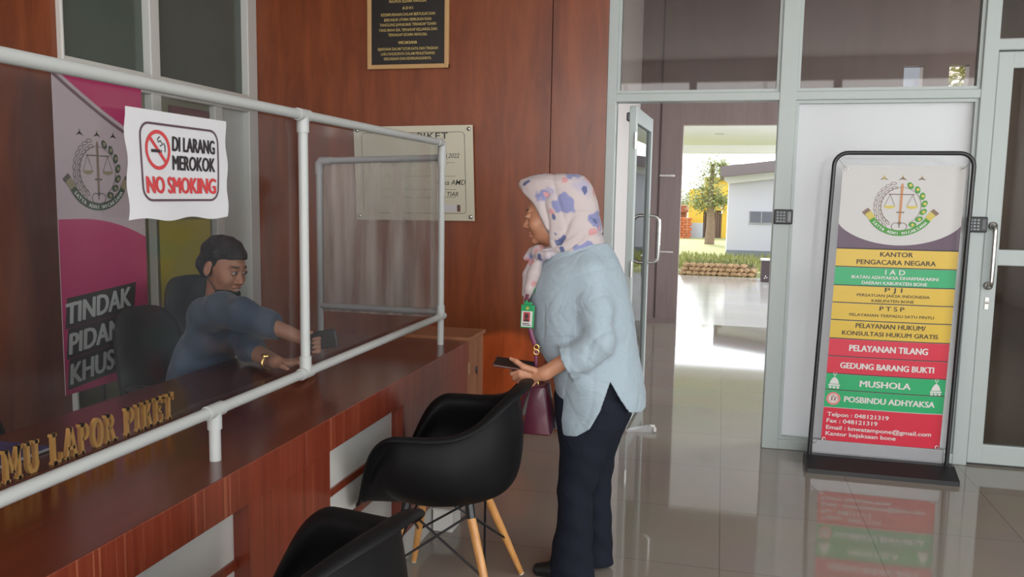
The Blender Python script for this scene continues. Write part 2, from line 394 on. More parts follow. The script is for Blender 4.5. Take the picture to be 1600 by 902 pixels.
        for _ in range(smooth):
            S = np.zeros_like(V); Wt = np.zeros(N)
            for a, b in ((0, 1), (1, 2), (2, 3), (3, 0)):
                for i, j in ((a, b), (b, a)):
                    Wt += np.bincount(Q[:, i], minlength=N)
                    for t in range(3): S[:, t] += np.bincount(Q[:, i], V[Q[:, j], t], minlength=N)
            V = V * 0.5 + 0.5 * S / np.maximum(Wt, 1)[:, None]
        me = bpy.data.meshes.new(name); me.vertices.add(N); me.vertices.foreach_set('co', V.astype(np.float32).ravel())
        F = len(Q); me.loops.add(F * 4); me.loops.foreach_set('vertex_index', Q.ravel()); me.polygons.add(F)
        me.polygons.foreach_set('loop_start', np.arange(F, dtype=np.int32) * 4)
        me.polygons.foreach_set('use_smooth', np.ones(F, bool))
        me.update(calc_edges=True); me.validate()
        if color is not None:
            ca = me.color_attributes.new('Col', 'FLOAT_COLOR', 'POINT'); ca.data.foreach_set('color', np.concatenate([color(V), np.ones((N, 1))], 1).astype(np.float32).ravel())
        me.materials.append(m); o = bpy.data.objects.new(name, me); link(o, parent)
        return o
def attr_mat(name, rough=0.5, sss=0.0):
    m, n, l, p = nodes_of(name); a = n.new('ShaderNodeAttribute'); a.attribute_name = 'Col'
    l.new(a.outputs['Color'], p.inputs['Base Color']); p.inputs['Roughness'].default_value = rough
    if sss: p.inputs['Subsurface Weight'].default_value = sss; p.inputs['Subsurface Radius'].default_value = (0.01, 0.004, 0.002)
    return m
# ================================================================== the setting
FLOOR_M = tile_mat('floor_tile', (0.25, 0.22, 0.185), (0.26, 0.23, 0.193), (0.145, 0.125, 0.105), 0.66, (0.05, 4.66), 0.05, 0.72)
PORCH_M = tile_mat('porch_tile', (0.52, 0.51, 0.50), (0.56, 0.55, 0.54), (0.34, 0.33, 0.32), 0.5, (0.1, 10.2), 0.12, 0.5)
YG = 5.176      # glass partition
YF = 10.1       # far wall of the vestibule
struct(MB().box(-3.3, -4.2, -0.1, 4.5, YF, 0).build('floor', FLOOR_M))
struct(MB().box(-3.3, -4.2, 3.75, 4.5, YG + .02, 3.85).build('ceiling', WHITE))
# left wall: veneer, with a wide office window let into it
b = MB(); XL = -3.1
b.box(XL - .12, -4.2, 0, XL, 3.40, 3.75); b.box(XL - .12, 3.40, 0, XL, 5.2, 0.12); b.box(XL - .12, 3.40, 3.45, XL, 5.2, 3.75)
struct(b.build('wall_left', W_WALL))
# back wall: veneer sheets with open joints
b = MB()
for x0, x1 in ((-3.1, -1.056), (-1.050, -0.712)): b.box(x0, 5.10, 0, x1, 5.22, 3.75)
b.box(-3.1, 5.13, 0, -.712, 5.2, 3.75)
struct(b.build('wall_back', W_WALL))
# wall behind the photographer and right wall, each with wide openings towards the daylight
b = MB()
for x0, x1 in ((-3.3, -2.75), (-.62, -.5), (1.62, 1.74), (3.9, 4.5)): b.box(x0, -4.05, 0, x1, -3.85, 3.4)
b.box(-3.3, -4.05, 3.4, 4.5, -3.85, 3.75); b.box(-3.3, -4.05, 0, 4.5, -3.85, .12)
for z in (1.25, 2.3): b.box(-3.3, -4.0, z, 4.5, -3.92, z + .07)
for x in (-1.7, .55, 2.8): b.box(x, -4.0, 0, x + .06, -3.92, 3.4)
struct(b.build('wall_front', WHITE))
b = MB()
b.box(4.25, -4.2, 0, 4.35, -1.9, 3.75); b.box(4.25, 3.1, 0, 4.35, 5.2, 3.75); b.box(4.25, -1.9, 0, 4.35, 3.1, .5); b.box(4.25, -1.9, 3.3, 4.35, 3.1, 3.75)
for y in (-.3, 1.4): b.box(4.27, y, .5, 4.33, y + .07, 3.3)
struct(b.build('wall_right', WHITE))

# office window in the left wall: upper lights over a rail, lower lights to the ground
wroot = bpy.data.objects.new('window_1', None); link(wroot); struct(wroot)
f = MB(); xa, xb = XL - .07, XL + .03
for y0, y1 in ((3.385, 3.402), (4.02, 4.10), (4.99, 5.10)): f.box(xa, y0, .12, xb, y1, 3.45, .006)
for z0, z1 in ((.12, .22), (2.02, 2.13), (3.36, 3.45)): f.box(xa, 3.395, z0, xb - .002, 5.10, z1, .006)
f.box(xa, 4.62, .2, xb - .01, 4.70, 2.03, .005)               # side of the inner door
f.build('window_frame', ALU2, wroot)
PANE_UP = mat('reflective_pane', (0.085, 0.105, 0.092), 0.16, 0.0, 0.6, vary=(1.2, 0.25))
PANE_OL = mat('olive_pane', (0.17, 0.165, 0.10), 0.2, 0.0, 0.5, vary=(1.5, 0.2))
PANE_WH = mat('frosted_pane', (0.50, 0.53, 0.50), 0.3, vary=(1.5, 0.05))
MB().box(XL - .03, 3.40, 2.12, XL - .02, 4.03, 3.38).build('pane', PANE_UP, wroot)
MB().box(XL - .03, 4.09, 2.12, XL - .02, 5.0, 3.38).build('pane', PANE_UP, wroot)
MB().box(XL - .03, 3.40, .2, XL - .02, 4.03, 2.03).build('pane', PANE_OL, wroot)
MB().box(XL - .03, 4.09, .2, XL - .02, 4.63, 2.03).build('pane', PANE_OL, wroot)
MB().box(XL - .03, 4.69, .2, XL - .02, 5.0, 2.03).build('pane', PANE_WH, wroot)

# glass partition in the back: aluminium grid, transoms, fixed frosted panel
part = bpy.data.objects.new('window_2', None); link(part); struct(part)
f = MB(); y0, y1 = YG - .05, YG + .06
def bar(x0, z0, x1, z1, a=y0, c=y1): f.box(x0, a, z0, x1, c, z1, .005)
bar(-.715, 0, -.655, 3.75); bar(.29, 0, .385, 3.75); bar(1.345, 0, 1.42, 3.75); bar(2.42, 0, 2.50, 3.75); bar(4.17, 0, 4.25, 3.75)
for x0, x1 in ((-.66, .295), (.38, 1.35)): bar(x0, 2.075, x1, 2.125, y0 + .004, y1 - .004)
bar(1.415, 2.33, 4.2, 2.39, y0 + .004, y1 - .004)
for x0, x1 in ((-.66, .295), (.38, 1.35), (1.415, 4.2)): bar(x0, 3.66, x1, 3.75, y0 + .004, y1 - .004)
bar(.38, 0, 1.35, .06, y0 + .004, y1 - .004); bar(2.495, 0, 4.2, .1, y0 + .004, y1 - .004)
f.build('frame', ALU, part)
g = MB()                                                       # narrow glazing beads
for x0, x1, z0, z1 in ((-.655, .29, 2.125, 3.66), (.385, 1.345, 2.125, 3.66), (.385, 1.345, .06, 2.075)):
    for q in ((x0, z0, x0 + .018, z1), (x1 - .018, z0, x1, z1), (x0 + .018, z0, x1 - .018, z0 + .018), (x0 + .018, z1 - .018, x1 - .018, z1)): g.box(q[0], YG - .03, q[1], q[2], YG + .03, q[3])
g.build('glazing_bead', ALU, part)
T_GLASS = glass('transom_glass', (0.58, 0.545, 0.52), 0.02, 0.03, (0.42, 0.40, 0.42), 0.8, 0.9, (1.5, 1.5, 1.2))
D_GLASS = glass('dark_door_glass', (0.30, 0.27, 0.235), 0.0, 0.02, (.4, .38, .35), 0.5)
L_GLASS = glass('leaf_glass', (0.86, 0.90, 0.90), 0.0)
def pane(x0, z0, x1, z1, m, y=YG, t=.006, parent=part, name='pane'): return MB().box(x0, y - t / 2, z0, x1, y + t / 2, z1).build(name, m, parent)
pane(-.65, 2.13, .285, 3.655, T_GLASS); pane(.39, 2.13, 1.34, 3.655, T_GLASS); pane(1.42, 2.40, 4.17, 3.655, D_GLASS); pane(2.50, .1, 4.17, 2.33, D_GLASS)
FROST, n_, l_, p_ = nodes_of('frosted_film')
p_.inputs['Base Color'].default_value = (0.55, 0.56, 0.57, 1); p_.inputs['Roughness'].default_value = 0.12; p_.inputs['Specular IOR Level'].default_value = 0.5
tl = n_.new('ShaderNodeBsdfTranslucent'); tl.inputs['Color'].default_value = (.95, .96, .97, 1); mx_ = n_.new('ShaderNodeMixShader'); mx_.inputs['Fac'].default_value = 0.55
l_.new(p_.outputs[0], mx_.inputs[1]); l_.new(tl.outputs[0], mx_.inputs[2]); l_.new(mx_.outputs[0], n_['Material Output'].inputs['Surface'])
pane(.39, .062, 1.34, 2.073, FROST, t=0.002, name='frosted_panel')

def pull_handle(path, r, mats, parent, name='handle'):
    h = MB(); h.tube(path, r, 14); return h.build(name, mats, parent)
def d_path(p0, p1, out, rad=.05, n=6):
    """bar from p0 to p1 standing off along out, rounded corners"""
    p0, p1, out = Vector(p0), Vector(p1), Vector(out); L = out.length; o = out.normalized(); t = (p1 - p0).normalized(); r = min(rad, L * .98)
    pts = [p0]
    for i in range(n + 1):
        a = math.pi / 2 * i / n; pts.append(p0 + o * (L - r + r * math.sin(a)) + t * (r - r * math.cos(a)))
    for i in range(n + 1):
        a = math.pi / 2 * i / n; pts.append(p1 + o * (L - r + r * math.cos(a)) - t * (r - r * math.sin(a)))
    return pts + [p1]
# closed door at the right
d1 = bpy.data.objects.new('door_2', None); link(d1); struct(d1)
f = MB()
for x0, x1 in ((1.425, 1.505), (2.335, 2.415)): f.box(x0, YG - .03, .012, x1, YG + .03, 2.325, .006)
for z0, z1 in ((.012, .125), (1.155, 1.245), (2.235, 2.325)): f.box(1.50, YG - .028, z0, 2.34, YG + .028, z1, .005)
f.build('door_frame', ALU, d1)
pane(1.50, .12, 2.34, 1.16, D_GLASS, parent=d1); pane(1.50, 1.24, 2.34, 2.24, D_GLASS, parent=d1)
h = MB(); h.tube(d_path((1.462, YG - .03, 1.04), (1.462, YG - .03, 1.375), (0.0, -.055, 0), .03), .0125)
for z in (1.04, 1.375): h.lathe([(.024, 0), (.024, .008), (.013, .012)], M=Matrix.Translation((1.462, YG - .03, z)) @ Matrix.Rotation(math.radians(90), 4, 'X'))
h.build('handle', STEEL, d1)
k = MB(); k.box(1.452, YG - .034, .905, 1.474, YG - .03, .975, .003); k.lathe([(.008, 0), (.008, .004), (0, .004)], M=Matrix.Translation((1.463, YG - .034, .945)) @ Matrix.Rotation(math.radians(90), 4, 'X')); k.build('lock_plate', STEEL, d1)
MB().box(1.425, YG - .012, 0, 2.415, YG + .012, .012).build('brush_seal', BLACKP, d1)

# open door leaf, swung outwards about its left hinge
d2 = bpy.data.objects.new('door_1', None); link(d2); d2.location = (-.562, YG + .055, 0); d2.rotation_euler = (0, 0, math.radians(88.2)); struct(d2)
LW = .90
f = MB()
for x0, x1 in ((0, .075), (LW - .075, LW)): f.box(x0, -.022, .02, x1, .022, 2.062, .005)
for z0, z1 in ((.02, .14), (1.965, 2.062)): f.box(.07, -.02, z0, LW - .07, .02, z1, .004)
f.build('door_frame', ALU, d2)
MB().box(.07, -.003, .135, LW - .07, .003, 1.97).build('pane', L_GLASS, d2)
for s in (-1, 1):
    pull_handle(d_path((LW - .04, .02 * s, 1.03), (LW - .04, .02 * s, 1.37), (0, .075 * s, 0), .045), .012, STEEL, d2)
MB().box(.16, .021, 1.985, .40, .065, 2.04, .008).build('door_closer', mat('closer_grey', (.12, .12, .13), .4, .6), d2)
for z in (.25, 1.0, 1.8): MB().tube([(-.008, -.02, z), (-.008, -.02, z + .1)], .009, 10).build('hinge', STEEL, d2)

# vestibule beyond the partition
b = MB(); HV = 4.3
b.box(-1.5, YF, 0, -.49, YF + .16, HV); b.box(-.49, YF, 2.36, 1.05, YF + .16, HV); b.box(1.05, YF, 0, 1.867, YF + .16, HV)
b.box(1.867, YF, 0, 4.5, YF + .16, 2.25); b.box(1.867, YF, 2.99, 4.5, YF + .16, HV); b.box(2.061, YF, 2.25, 2.322, YF + .16, 2.99); b.box(2.52, YF, 2.25, 4.5, YF + .16, 2.99)
struct(b.build('wall_far', W_FAR))
struct(MB().box(-1.10, YG + .06, 0, -1.0, YF, HV).build('wall_vestibule', mat('vestibule_white', (.62, .58, .57), .5)))
b = MB(); b.box(4.2, YG + .06, 0, 4.3, 5.8, HV); b.box(4.2, 9.4, 0, 4.3, YF, HV); b.box(4.2, 5.8, 0, 4.3, 9.4, .9); b.box(4.2, 5.8, 3.5, 4.3, 9.4, HV)
struct(b.build('wall_vestibule_right', W_FAR))
struct(MB().box(-1.5, YG + .03, HV, 4.5, YF + .16, HV + .1).build('ceiling_vestibule', W_FAR))
struct(MB().box(-1.1, YG + .02, 3.75, 4.4, YG + .1, HV).build('wall_lintel', WHITE))
b = MB()
for z, xa, xb in ((1.765, -.745, -.565), (.857, -.745, -.555)): b.box(xa, YF - .012, z - .012, xb, YF, z + .012)
struct(b.build('trim_1', STEEL))
struct(MB().box(-.762, YF - .006, 0, -.742, YF, HV).build('trim_2', mat('joint_dark', (.07, .045, .04), .5)))
struct(MB().box(-1.0, YF - .012, 0, -.49, YF, .05).build('baseboard_far', W_FAR))

# porch in front of the building
struct(MB().box(-6, YF, -.12, 9, 16.6, -.005).build('floor_porch', PORCH_M))
b = MB(); b.box(-6, YF + .16, 2.74, 1.6, 20.1, 2.86); b.box(-6, 20.1, 2.56, 1.6, 20.4, 2.95)
struct(b.build('ceiling_porch', mat('porch_white', (.86, .86, .86), .6)))
DLM = mat('downlight_trim', (.45, .45, .45), .4)
for i, (x, y) in enumerate(((-.10, 13.6), (-.12, 16.6))):
    r = thing('downlight', ['round recessed downlight in the white porch ceiling, nearer the doorway', 'round recessed downlight in the white porch ceiling, nearer the garden'][i], 'ceiling light', (x, y, 2.74), 0, 'porch downlights')
    b = MB(); b.lathe([(.05, -.002), (.085, -.006), (.09, 0)]); b.build('ring', DLM, r)
    b = MB(); b.lathe([(0, -.001), (.05, -.001), (.05, .001)]); b.build('lens', mat('lens_white', (.8, .8, .8), .3), r)
# ground beyond
GRASS_D = mat('soil_grass', (.27, .28, .12), .9, vary=(1.3, .35))
struct(MB().box(-60, 16.6, -.15, 80, 120, -.02).build('ground', GRASS_D))
# ================================================================== reception counter
CT = .775; XE = -1.2; YE = 3.90
rc = thing('reception_counter', 'long red-brown veneer reception counter with white knee panels, carrying the plastic screen', 'counter', (-1.6, 1.6, 0))
def under(o, p):                                                # parent keeping the world place
    o.parent = p; o.matrix_parent_inverse = p.matrix_world.inverted(); return o
bpy.context.view_layer.update()
def part_of(p, mb, name, m, **k):
    bpy.context.view_layer.update(); o = mb.build(name, m); return under(o, p)
Y0 = -.9
part_of(rc, MB().box(-2.03, Y0, CT - .03, XE, YE, CT, .002), 'worktop', W_TOP)
part_of(rc, MB().box(XE - .02, Y0, .665, XE + .002, YE, CT - .001, .0015), 'apron', W_COUNT)
for y0, y1 in ((-.55, .15), (1.915, 2.392), (3.028, YE - .006)):
    part_of(rc, MB().box(XE - .24, y0, .115, XE - .001, y1, .668, .0015), 'pillar', W_COUNT)
    part_of(rc, MB().box(XE - .235, y0 + .004, 0, XE - .006, y1 - .004, .115, .001), 'plinth', LAM)
part_of(rc, MB().box(XE - .075, Y0, 0, XE - .05, YE, .69), 'knee_panel', LAM)
for z in (.335, .475):
    part_of(rc, MB().box(XE - .051, Y0, z, XE - .042, YE, z + .026), 'strip', W_COUNT)
part_of(rc, MB().box(-1.50, Y0, .0, -1.475, YE - .3, CT - .03), 'inner_panel', W_COUNT)
part_of(rc, MB().box(-2.0, YE - .03, 0, XE - .02, YE - .005, .745), 'end_panel', W_COUNT)

gt = thing('counter_gate', 'low light brown gate cabinet with a keyhole at the far end of the counter', 'gate', (-1.5, 4.1, 0))
part_of(gt, MB().box(-1.62, 3.915, .03, XE - .006, 4.19, .768, .002), 'body', W_GATE)
part_of(gt, MB().box(-1.64, 3.905, .768, XE + .004, 4.20, .79, .003), 'top', W_GATE)
k = MB(); k.lathe([(.016, 0), (.016, .004), (.006, .005), (0, .005)], M=Matrix.Translation((XE - .006, 4.06, .60)) @ Matrix.Rotation(math.radians(90), 4, 'Y')); k.box(XE - .004, 4.058, .575, XE, 4.064, .60)
part_of(gt, k, 'lock', BLACKM)
for z in (.30, .60): part_of(gt, MB().box(XE - .007, 3.917, z, XE - .001, 3.937, z + .06, .002), 'hinge', mat('brass_hinge', (.55, .38, .22), .35, .9))

wb_ = MB().box(-1.285, 3.405, 0, -1.125, 3.53, .10, .004)
# small white block by the end of the counter
tb = thing('power_box', 'small white box standing on the floor against the far pillar of the counter', 'box', (-1.155, 3.45, 0))
part_of(tb, MB().box(-1.198, 3.38, 0, -1.105, 3.50, .098, .004), 'case', mat('white_box', (.70, .69, .66), .5))
part_of(tb, MB().box(-1.200, 3.378, .098, -1.103, 3.502, .106, .002), 'lid', mat('white_box_lid', (.60, .59, .57), .45))

# ------------------------------------------------------------------ plastic screen on white pipes
sc = thing('plastic_screen', 'clear plastic sneeze screen on a white pipe frame standing along the counter', 'screen', (-1.3, 2.4, CT))
XS = -1.3; R = .0155
def rail(path, name='rail', r=R): return part_of(sc, MB().tube(path, r, 16), name, PVC)
Ya, Yb = .05, 3.765
rail([(XS, Ya, 1.742), (XS, Yb, 1.742)]); rail([(XS, Ya, .912), (XS, Yb, .912)])
for y, z0 in ((.12, CT), (2.42, .912), (3.765, CT)): rail([(XS, y, z0), (XS, y, 1.742)], 'post')
rail([(XS, 1.915, CT), (XS, 1.915, .912)], 'post')
rail([(XS, 3.785, 1.672), (-1.955, 3.80, 1.655)]); rail([(-1.955, 3.80, 1.655), (-1.955, 3.80, CT)], 'post'); rail([(XS, 3.785, .93), (-1.955, 3.80, .93)])
for (y, z, ax) in ((2.42, 1.742, 'v'), (2.42, .912, 'v'), (1.915, .912, 'd'), (.12, 1.742, 'v'), (.12, .912, 'v'), (3.765, .912, 'v')):
    t = MB(); t.tube([(XS, y - .035, z), (XS, y + .035, z)], R + .004, 16)
    if ax == 'v': t.tube([(XS, y, z), (XS, y, z + (-.055 if z > 1.2 else .055))], R + .004, 16)
    else: t.tube([(XS, y, z), (XS, y, z - .05)], R + .004, 16)
    part_of(sc, t, 'tee_joint', PVC)
t = MB(); t.tube([(XS, 3.70, 1.742), (XS, 3.75, 1.742), (XS, 3.765, 1.737), (XS, 3.768, 1.72), (XS, 3.765, 1.66)], R + .004, 16); t.tube([(XS, 3.765, 1.70), (XS, 3.765, 1.63)], R + .004, 16)
part_of(sc, t, 'elbow_joint', PVC)
t = MB(); t.tube([(-1.89, 3.799, 1.656), (-1.94, 3.80, 1.656), (-1.955, 3.80, 1.64), (-1.955, 3.80, 1.59)], R + .004, 16); part_of(sc, t, 'elbow_joint', PVC)
FILM = glass('clear_film', (0.74, 0.755, 0.765), 0.08, 0.035, (0.42, 0.45, 0.50), 0.8, 0.75, (3, 1.2, 1.2))
FILM2 = glass('creased_film', (0.86, 0.85, 0.82), 0.22, 0.50, (0.70, 0.64, 0.56), 0.75, 1.0, (11, 11, 0.9))
def film(p, u, v, nu, nv, amp, m):
    M_ = MB(); vs = []; fs = []
    for j in range(nv + 1):
        for i in range(nu + 1):
            a, c = i / nu, j / nv; wv = amp * (math.sin(a * 23 + 2 * math.sin(c * 5)) * .5 + math.sin(a * 9 + c * 4) * .5) * math.sin(math.pi * a) ** .5 * (1 - .6 * c)
            q = Vector(p) + Vector(u) * a + Vector(v) * c; nrm = Vector(u).cross(Vector(v)).normalized(); vs.append(tuple(q + nrm * wv))
    for j in range(nv):
        for i in range(nu): s = j * (nu + 1) + i; fs.append((s, s + 1, s + nu + 2, s + nu + 1))
    M_.add(vs, fs, True); return M_
part_of(sc, film((XS - .019, Ya, .905), (0, Yb - Ya, 0), (0, 0, .845), 90, 24, .003, FILM), 'film', FILM)
part_of(sc, film((XS - .01, 3.803, .90), (-.64, .012, 0), (0, 0, .765), 40, 20, .008, FILM2), 'side_film', FILM2)

# ------------------------------------------------------------------ NO SMOKING notice taped to the screen
RED = flat('print_red', (.52, .045, .05)); BLK = flat('print_black', (.022, .017, .02)); BORD = flat('print_border', (.09, .05, .065)); PAPER = mat('paper_white', (.56, .555, .575), .7)
ns = thing('no_smoking_notice', 'white paper notice with red no smoking symbol taped on the plastic screen', 'notice', (XS + .018, 1.79, 1.55))
nf = MB(frame((XS + .004, 1.588, 1.430), (0, 1, 0), (0, 0, 1)))
W, Hh = .385, .252; nu, nv = 26, 16
def curl(u, v):
    a, c = u / W, v / Hh
    return .010 + .006 * math.sin(a * 6 + c * 3) * (1 - c) + .010 * max(0, .3 - c) * abs(a - .45) * 2
vs = [(W * i / nu + .004 * math.sin(j * .9) * (i == nu or i == 0), Hh * j / nv + (.004 if j == 0 else 0) * (math.sin(i * .5)) , curl(W * i / nu, Hh * j / nv)) for j in range(nv + 1) for i in range(nu + 1)]
nf.add(vs, [(j * (nu + 1) + i, j * (nu + 1) + i + 1, (j + 1) * (nu + 1) + i + 1, (j + 1) * (nu + 1) + i) for j in range(nv) for i in range(nu)], True)
part_of(ns, nf, 'sheet', PAPER)
def printed(mb):                                                 # lay flat print onto the curved sheet
    out = MB(frame((XS + .004, 1.588, 1.430), (0, 1, 0), (0, 0, 1))); out.v = []; 
    out.add([(p[0], p[1], curl(p[0], p[1]) + .0015) for p in mb.v], mb.f); return out
def fine(pts, step=.01):
    o = []
    for i in range(len(pts)):
        a, c = pts[i], pts[(i + 1) % len(pts)]; n = max(1, int(math.dist(a, c) / step))
        o += [(a[0] + (c[0] - a[0]) * t / n, a[1] + (c[1] - a[1]) * t / n) for t in range(n)]
    return o
def rrect(u0, v0, u1, v1, r):
    return arc((u1 - r, v1 - r), r, 0, 90, 6) + arc((u0 + r, v1 - r), r, 90, 180, 6) + arc((u0 + r, v0 + r), r, 180, 270, 6) + arc((u1 - r, v0 + r), r, 270, 360, 6)
m = MB(); m.stroke(fine(rrect(.048, .045, .345, .222, .03)), .0055, closed=True); part_of(ns, printed(m), 'border', BORD)
m = MB(); m.text('DI LARANG', (.165, .163), .036, .165, bold=.022, align='LEFT'); m.text('MEROKOK', (.165, .118), .036, .165, bold=.022, align='LEFT'); part_of(ns, printed(m), 'lettering', BLK)
m = MB(); m.text('NO SMOKING', (.198, .062), .040, .272, bold=.028); part_of(ns, printed(m), 'red_lettering', RED)
m = MB(); m.rect(.085, .156, .118, .163); m.rect(.121, .156, .124, .163); m.stroke([(.118, .171), (.128, .176), (.120, .184), (.112, .180), (.110, .188), (.118, .193)], .003); m.stroke([(.136, .158), (.137, .171), (.132, .179)], .003); part_of(ns, printed(m), 'cigarette', BLK)
m = MB(); m.stroke(arc((.110, .162), .042, 0, 352, 44), .0085, closed=True); m.stroke([(.081, .190), (.139, .134)], .0085); part_of(ns, printed(m), 'prohibition_ring', RED)

# ------------------------------------------------------------------ wooden letters standing on the worktop
LET = mat('gold_letter', (.62, .33, .085), .4, 0.0, vary=(40, .2))
sg = thing('letter_sign', 'row of golden serif letters reading LAPOR PIKET standing on the counter', 'sign', (-1.66, 1.85, CT))
XW = -1.64
part_of(sg, MB().box(XW - .035, 1.22, CT, XW + .02, 2.26, CT + .018, .002), 'base_strip', W_TOP)
SER = .012
def letter_polys(ch, h=1.0):
    """slab serif capitals as strokes: list of polygons on a unit-high grid"""
    T = .20; S = .09; o = []
    def bx(x0, y0, x1, y1): o.append([(x0, y0), (x1, y0), (x1, y1), (x0, y1)])
    def ring(cx, cy, rx, ry, a0, a1, tx=.22, ty=.13, n=14):
        oo = [(cx + rx * math.cos(math.radians(a0 + (a1 - a0) * i / n)), cy + ry * math.sin(math.radians(a0 + (a1 - a0) * i / n))) for i in range(n + 1)]
        ii = [(cx + (rx - tx) * math.cos(math.radians(a0 + (a1 - a0) * i / n)), cy + (ry - ty) * math.sin(math.radians(a0 + (a1 - a0) * i / n))) for i in range(n + 1)]
        for i in range(n): o.append([oo[i], oo[i + 1], ii[i + 1], ii[i]] if a1 > a0 else [oo[i + 1], oo[i], ii[i], ii[i + 1]])
    def stem(x, y0=0, y1=1, top=True, bot=True):
        bx(x, y0, x + T, y1)
        if bot: bx(x - S, y0, x + T + S, y0 + .10)
        if top: bx(x - S, y1 - .10, x + T + S, y1)
    def dia(x0, y0, x1, y1, t=T): o.append([(x0, y0), (x0 + t, y0), (x1 + t, y1), (x1, y1)])
    w = .8
    if ch == 'T': stem(.33, top=False); bx(.0, .86, .9, 1); bx(0, .70, .10, .9); bx(.80, .70, .9, .9); w = .9
    elif ch == 'A': dia(.02, 0, .36, 1, .17); dia(.66, 0, .36, 1, .24); bx(.2, .28, .7, .40); bx(-.06, 0, .27, .1); bx(.57, 0, .98, .1); w = .92
    elif ch == 'M': stem(.08, top=False); stem(.86, top=False); o.append([(.08, 1), (.30, 1), (.68, .25), (.50, .25)]); o.append([(.86, 1), (1.1, 1), (.68, .25), (.52, .25)]); bx(0, .9, .2, 1); bx(1.0, .9, 1.18, 1); w = 1.2
    elif ch == 'U': stem(.08, .32, 1, bot=False); stem(.62, .32, 1, bot=False); ring(.47, .34, .39, .36, 180, 360, .24, .16); w = .95
    elif ch == 'L': stem(.08); bx(.1, 0, .74, .12); bx(.64, 0, .74, .32); w = .78
    elif ch == 'P': stem(.08); ring(.36, .71, .38, .29, 90, -90); bx(.2, .88, .38, 1); bx(.2, .42, .38, .55); w = .78
    elif ch == 'O': ring(.45, .5, .45, .52, 0, 360, n=26); w = .9
    elif ch == 'R': stem(.08); ring(.36, .74, .36, .26, 90, -90); bx(.2, .88, .38, 1); bx(.2, .48, .38, .60); o.append([(.62, 0), (.90, 0), (.58, .52), (.34, .52)]); bx(.6, 0, .98, .1); w = .92
    elif ch == 'I': stem(.08); w = .42
    elif ch == 'K': stem(.08); o.append([(.28, .42), (.44, .36), (.86, 1), (.62, 1)]); o.append([(.62, 0), (.92, 0), (.58, .62), (.38, .50)]); bx(.56, .9, .96, 1); bx(.56, 0, 1.0, .1); w = .98
    elif ch == 'E': stem(.08); bx(.2, .88, .76, 1); bx(.2, 0, .78, .12); bx(.2, .45, .62, .56); bx(.66, .72, .76, .95); bx(.68, .05, .78, .3); bx(.53, .36, .62, .65); w = .82
    return o, w
xs = 0; words = 'TAMU LAPOR PIKET'; ph = .082; tot = []
for ch in words:
    if ch == ' ': xs += .62; continue
    o, w_ = letter_polys(ch); tot.append((ch, o, xs)); xs += w_ + (.34 if ch == 'A' and xs < 2 else .18)
# the photo fixes M's left edge at y = 1.57 and the last T's right edge at y = 2.20
im = [t for t in tot if t[0] == 'M'][0][2]; k_ = (2.20 - 1.565) / (xs - .18 - im); base_y = 1.565 - im * k_
for ch, polys, x in tot:
    q = MB()
    for pg in polys: q.prism([(base_y + (x + p[0]) * k_, CT + .016 + p[1] * ph) for p in pg], XW - .008, XW + .004, 'x')
    part_of(sg, q, 'letter', LET)

# blue plastic folder lying behind the letters
fo = thing('blue_folder', 'dark blue plastic folder lying on the counter behind the golden letters', 'folder', (-1.80, 1.72, CT))
fo_m = mat('blue_plastic', (.035, .05, .17), .25, vary=(30, .5), bump=(25, .5))
part_of(fo, MB().box(-1.97, 1.45, CT, -1.78, 1.86, CT + .012, .003), 'cover', fo_m)
part_of(fo, MB().box(-1.965, 1.455, CT + .003, -1.775, 1.852, CT + .009), 'papers', PAPER)
# ================================================================== things on the walls
YB = 5.10
pl = thing('motto_plaque', 'black framed plaque with rows of gold text hanging high on the veneer wall', 'plaque', (-1.99, YB - .02, 2.62))
x0, x1, z0, z1 = -2.262, -1.712, 2.292, 3.05
f = MB()
for q in ((x0, z0, x0 + .028, z1), (x1 - .028, z0, x1, z1)): f.box(q[0], YB - .032, q[1], q[2], YB - .002, q[3], .004)
for q in ((z0, z0 + .028), (z1 - .028, z1)): f.box(x0, YB - .031, q[0], x1, YB - .002, q[1], .004)
part_of(pl, f, 'frame', mat('plaque_frame', (.50, .30, .13), .4))
part_of(pl, MB().box(x0 + .02, YB - .022, z0 + .02, x1 - .02, YB - .004, z1 - .02), 'board', mat('plaque_black', (.010, .009, .008), .35))
m = MB(frame(((x0 + x1) / 2, YB - .0235, 2.733), (1, 0, 0), (0, 0, 1)))
PX = .438 / 108
for body, py, wpx, hb in (('MAUPUN SESAMA MANUSIA.', 7.5, 61, 0), ('A D H I', 18, 17, 1), ('KESEMPURNAAN DALAM BERTUGAS DAN', 27.5, 88, 0), ('BERUNSUR UTAMA PEMILIKAN RASA', 35.5, 77, 0),
        ('TANGGUNG JAWAB BAIK TERHADAP TUHAN', 43, 92, 0), ('YANG MAHA ESA, TERHADAP KELUARGA DAN', 51, 95, 0), ('TERHADAP SESAMA MANUSIA.', 58.5, 64, 0),
        ('WICAKSANA', 70.5, 31, 1), ('BIJAKSANA DALAM TUTUR KATA DAN TINGKAH', 80, 98, 0), ('LAKU KHUSUSNYA DALAM PENGETRAPAN', 87.5, 88, 0), ('KEKUASAAN DAN KEWENANGANNYA.', 95, 78, 0), ('DAN RASA BERTANGGUNG JAWAB', -.5, 80, 0)):
    m.text(body, (0, -py * PX), .0185, wpx * PX * 1.02, bold=.016 if hb else .004)
part_of(pl, m, 'lettering', mat('plaque_gold', (.62, .47, .17), .4, .2))

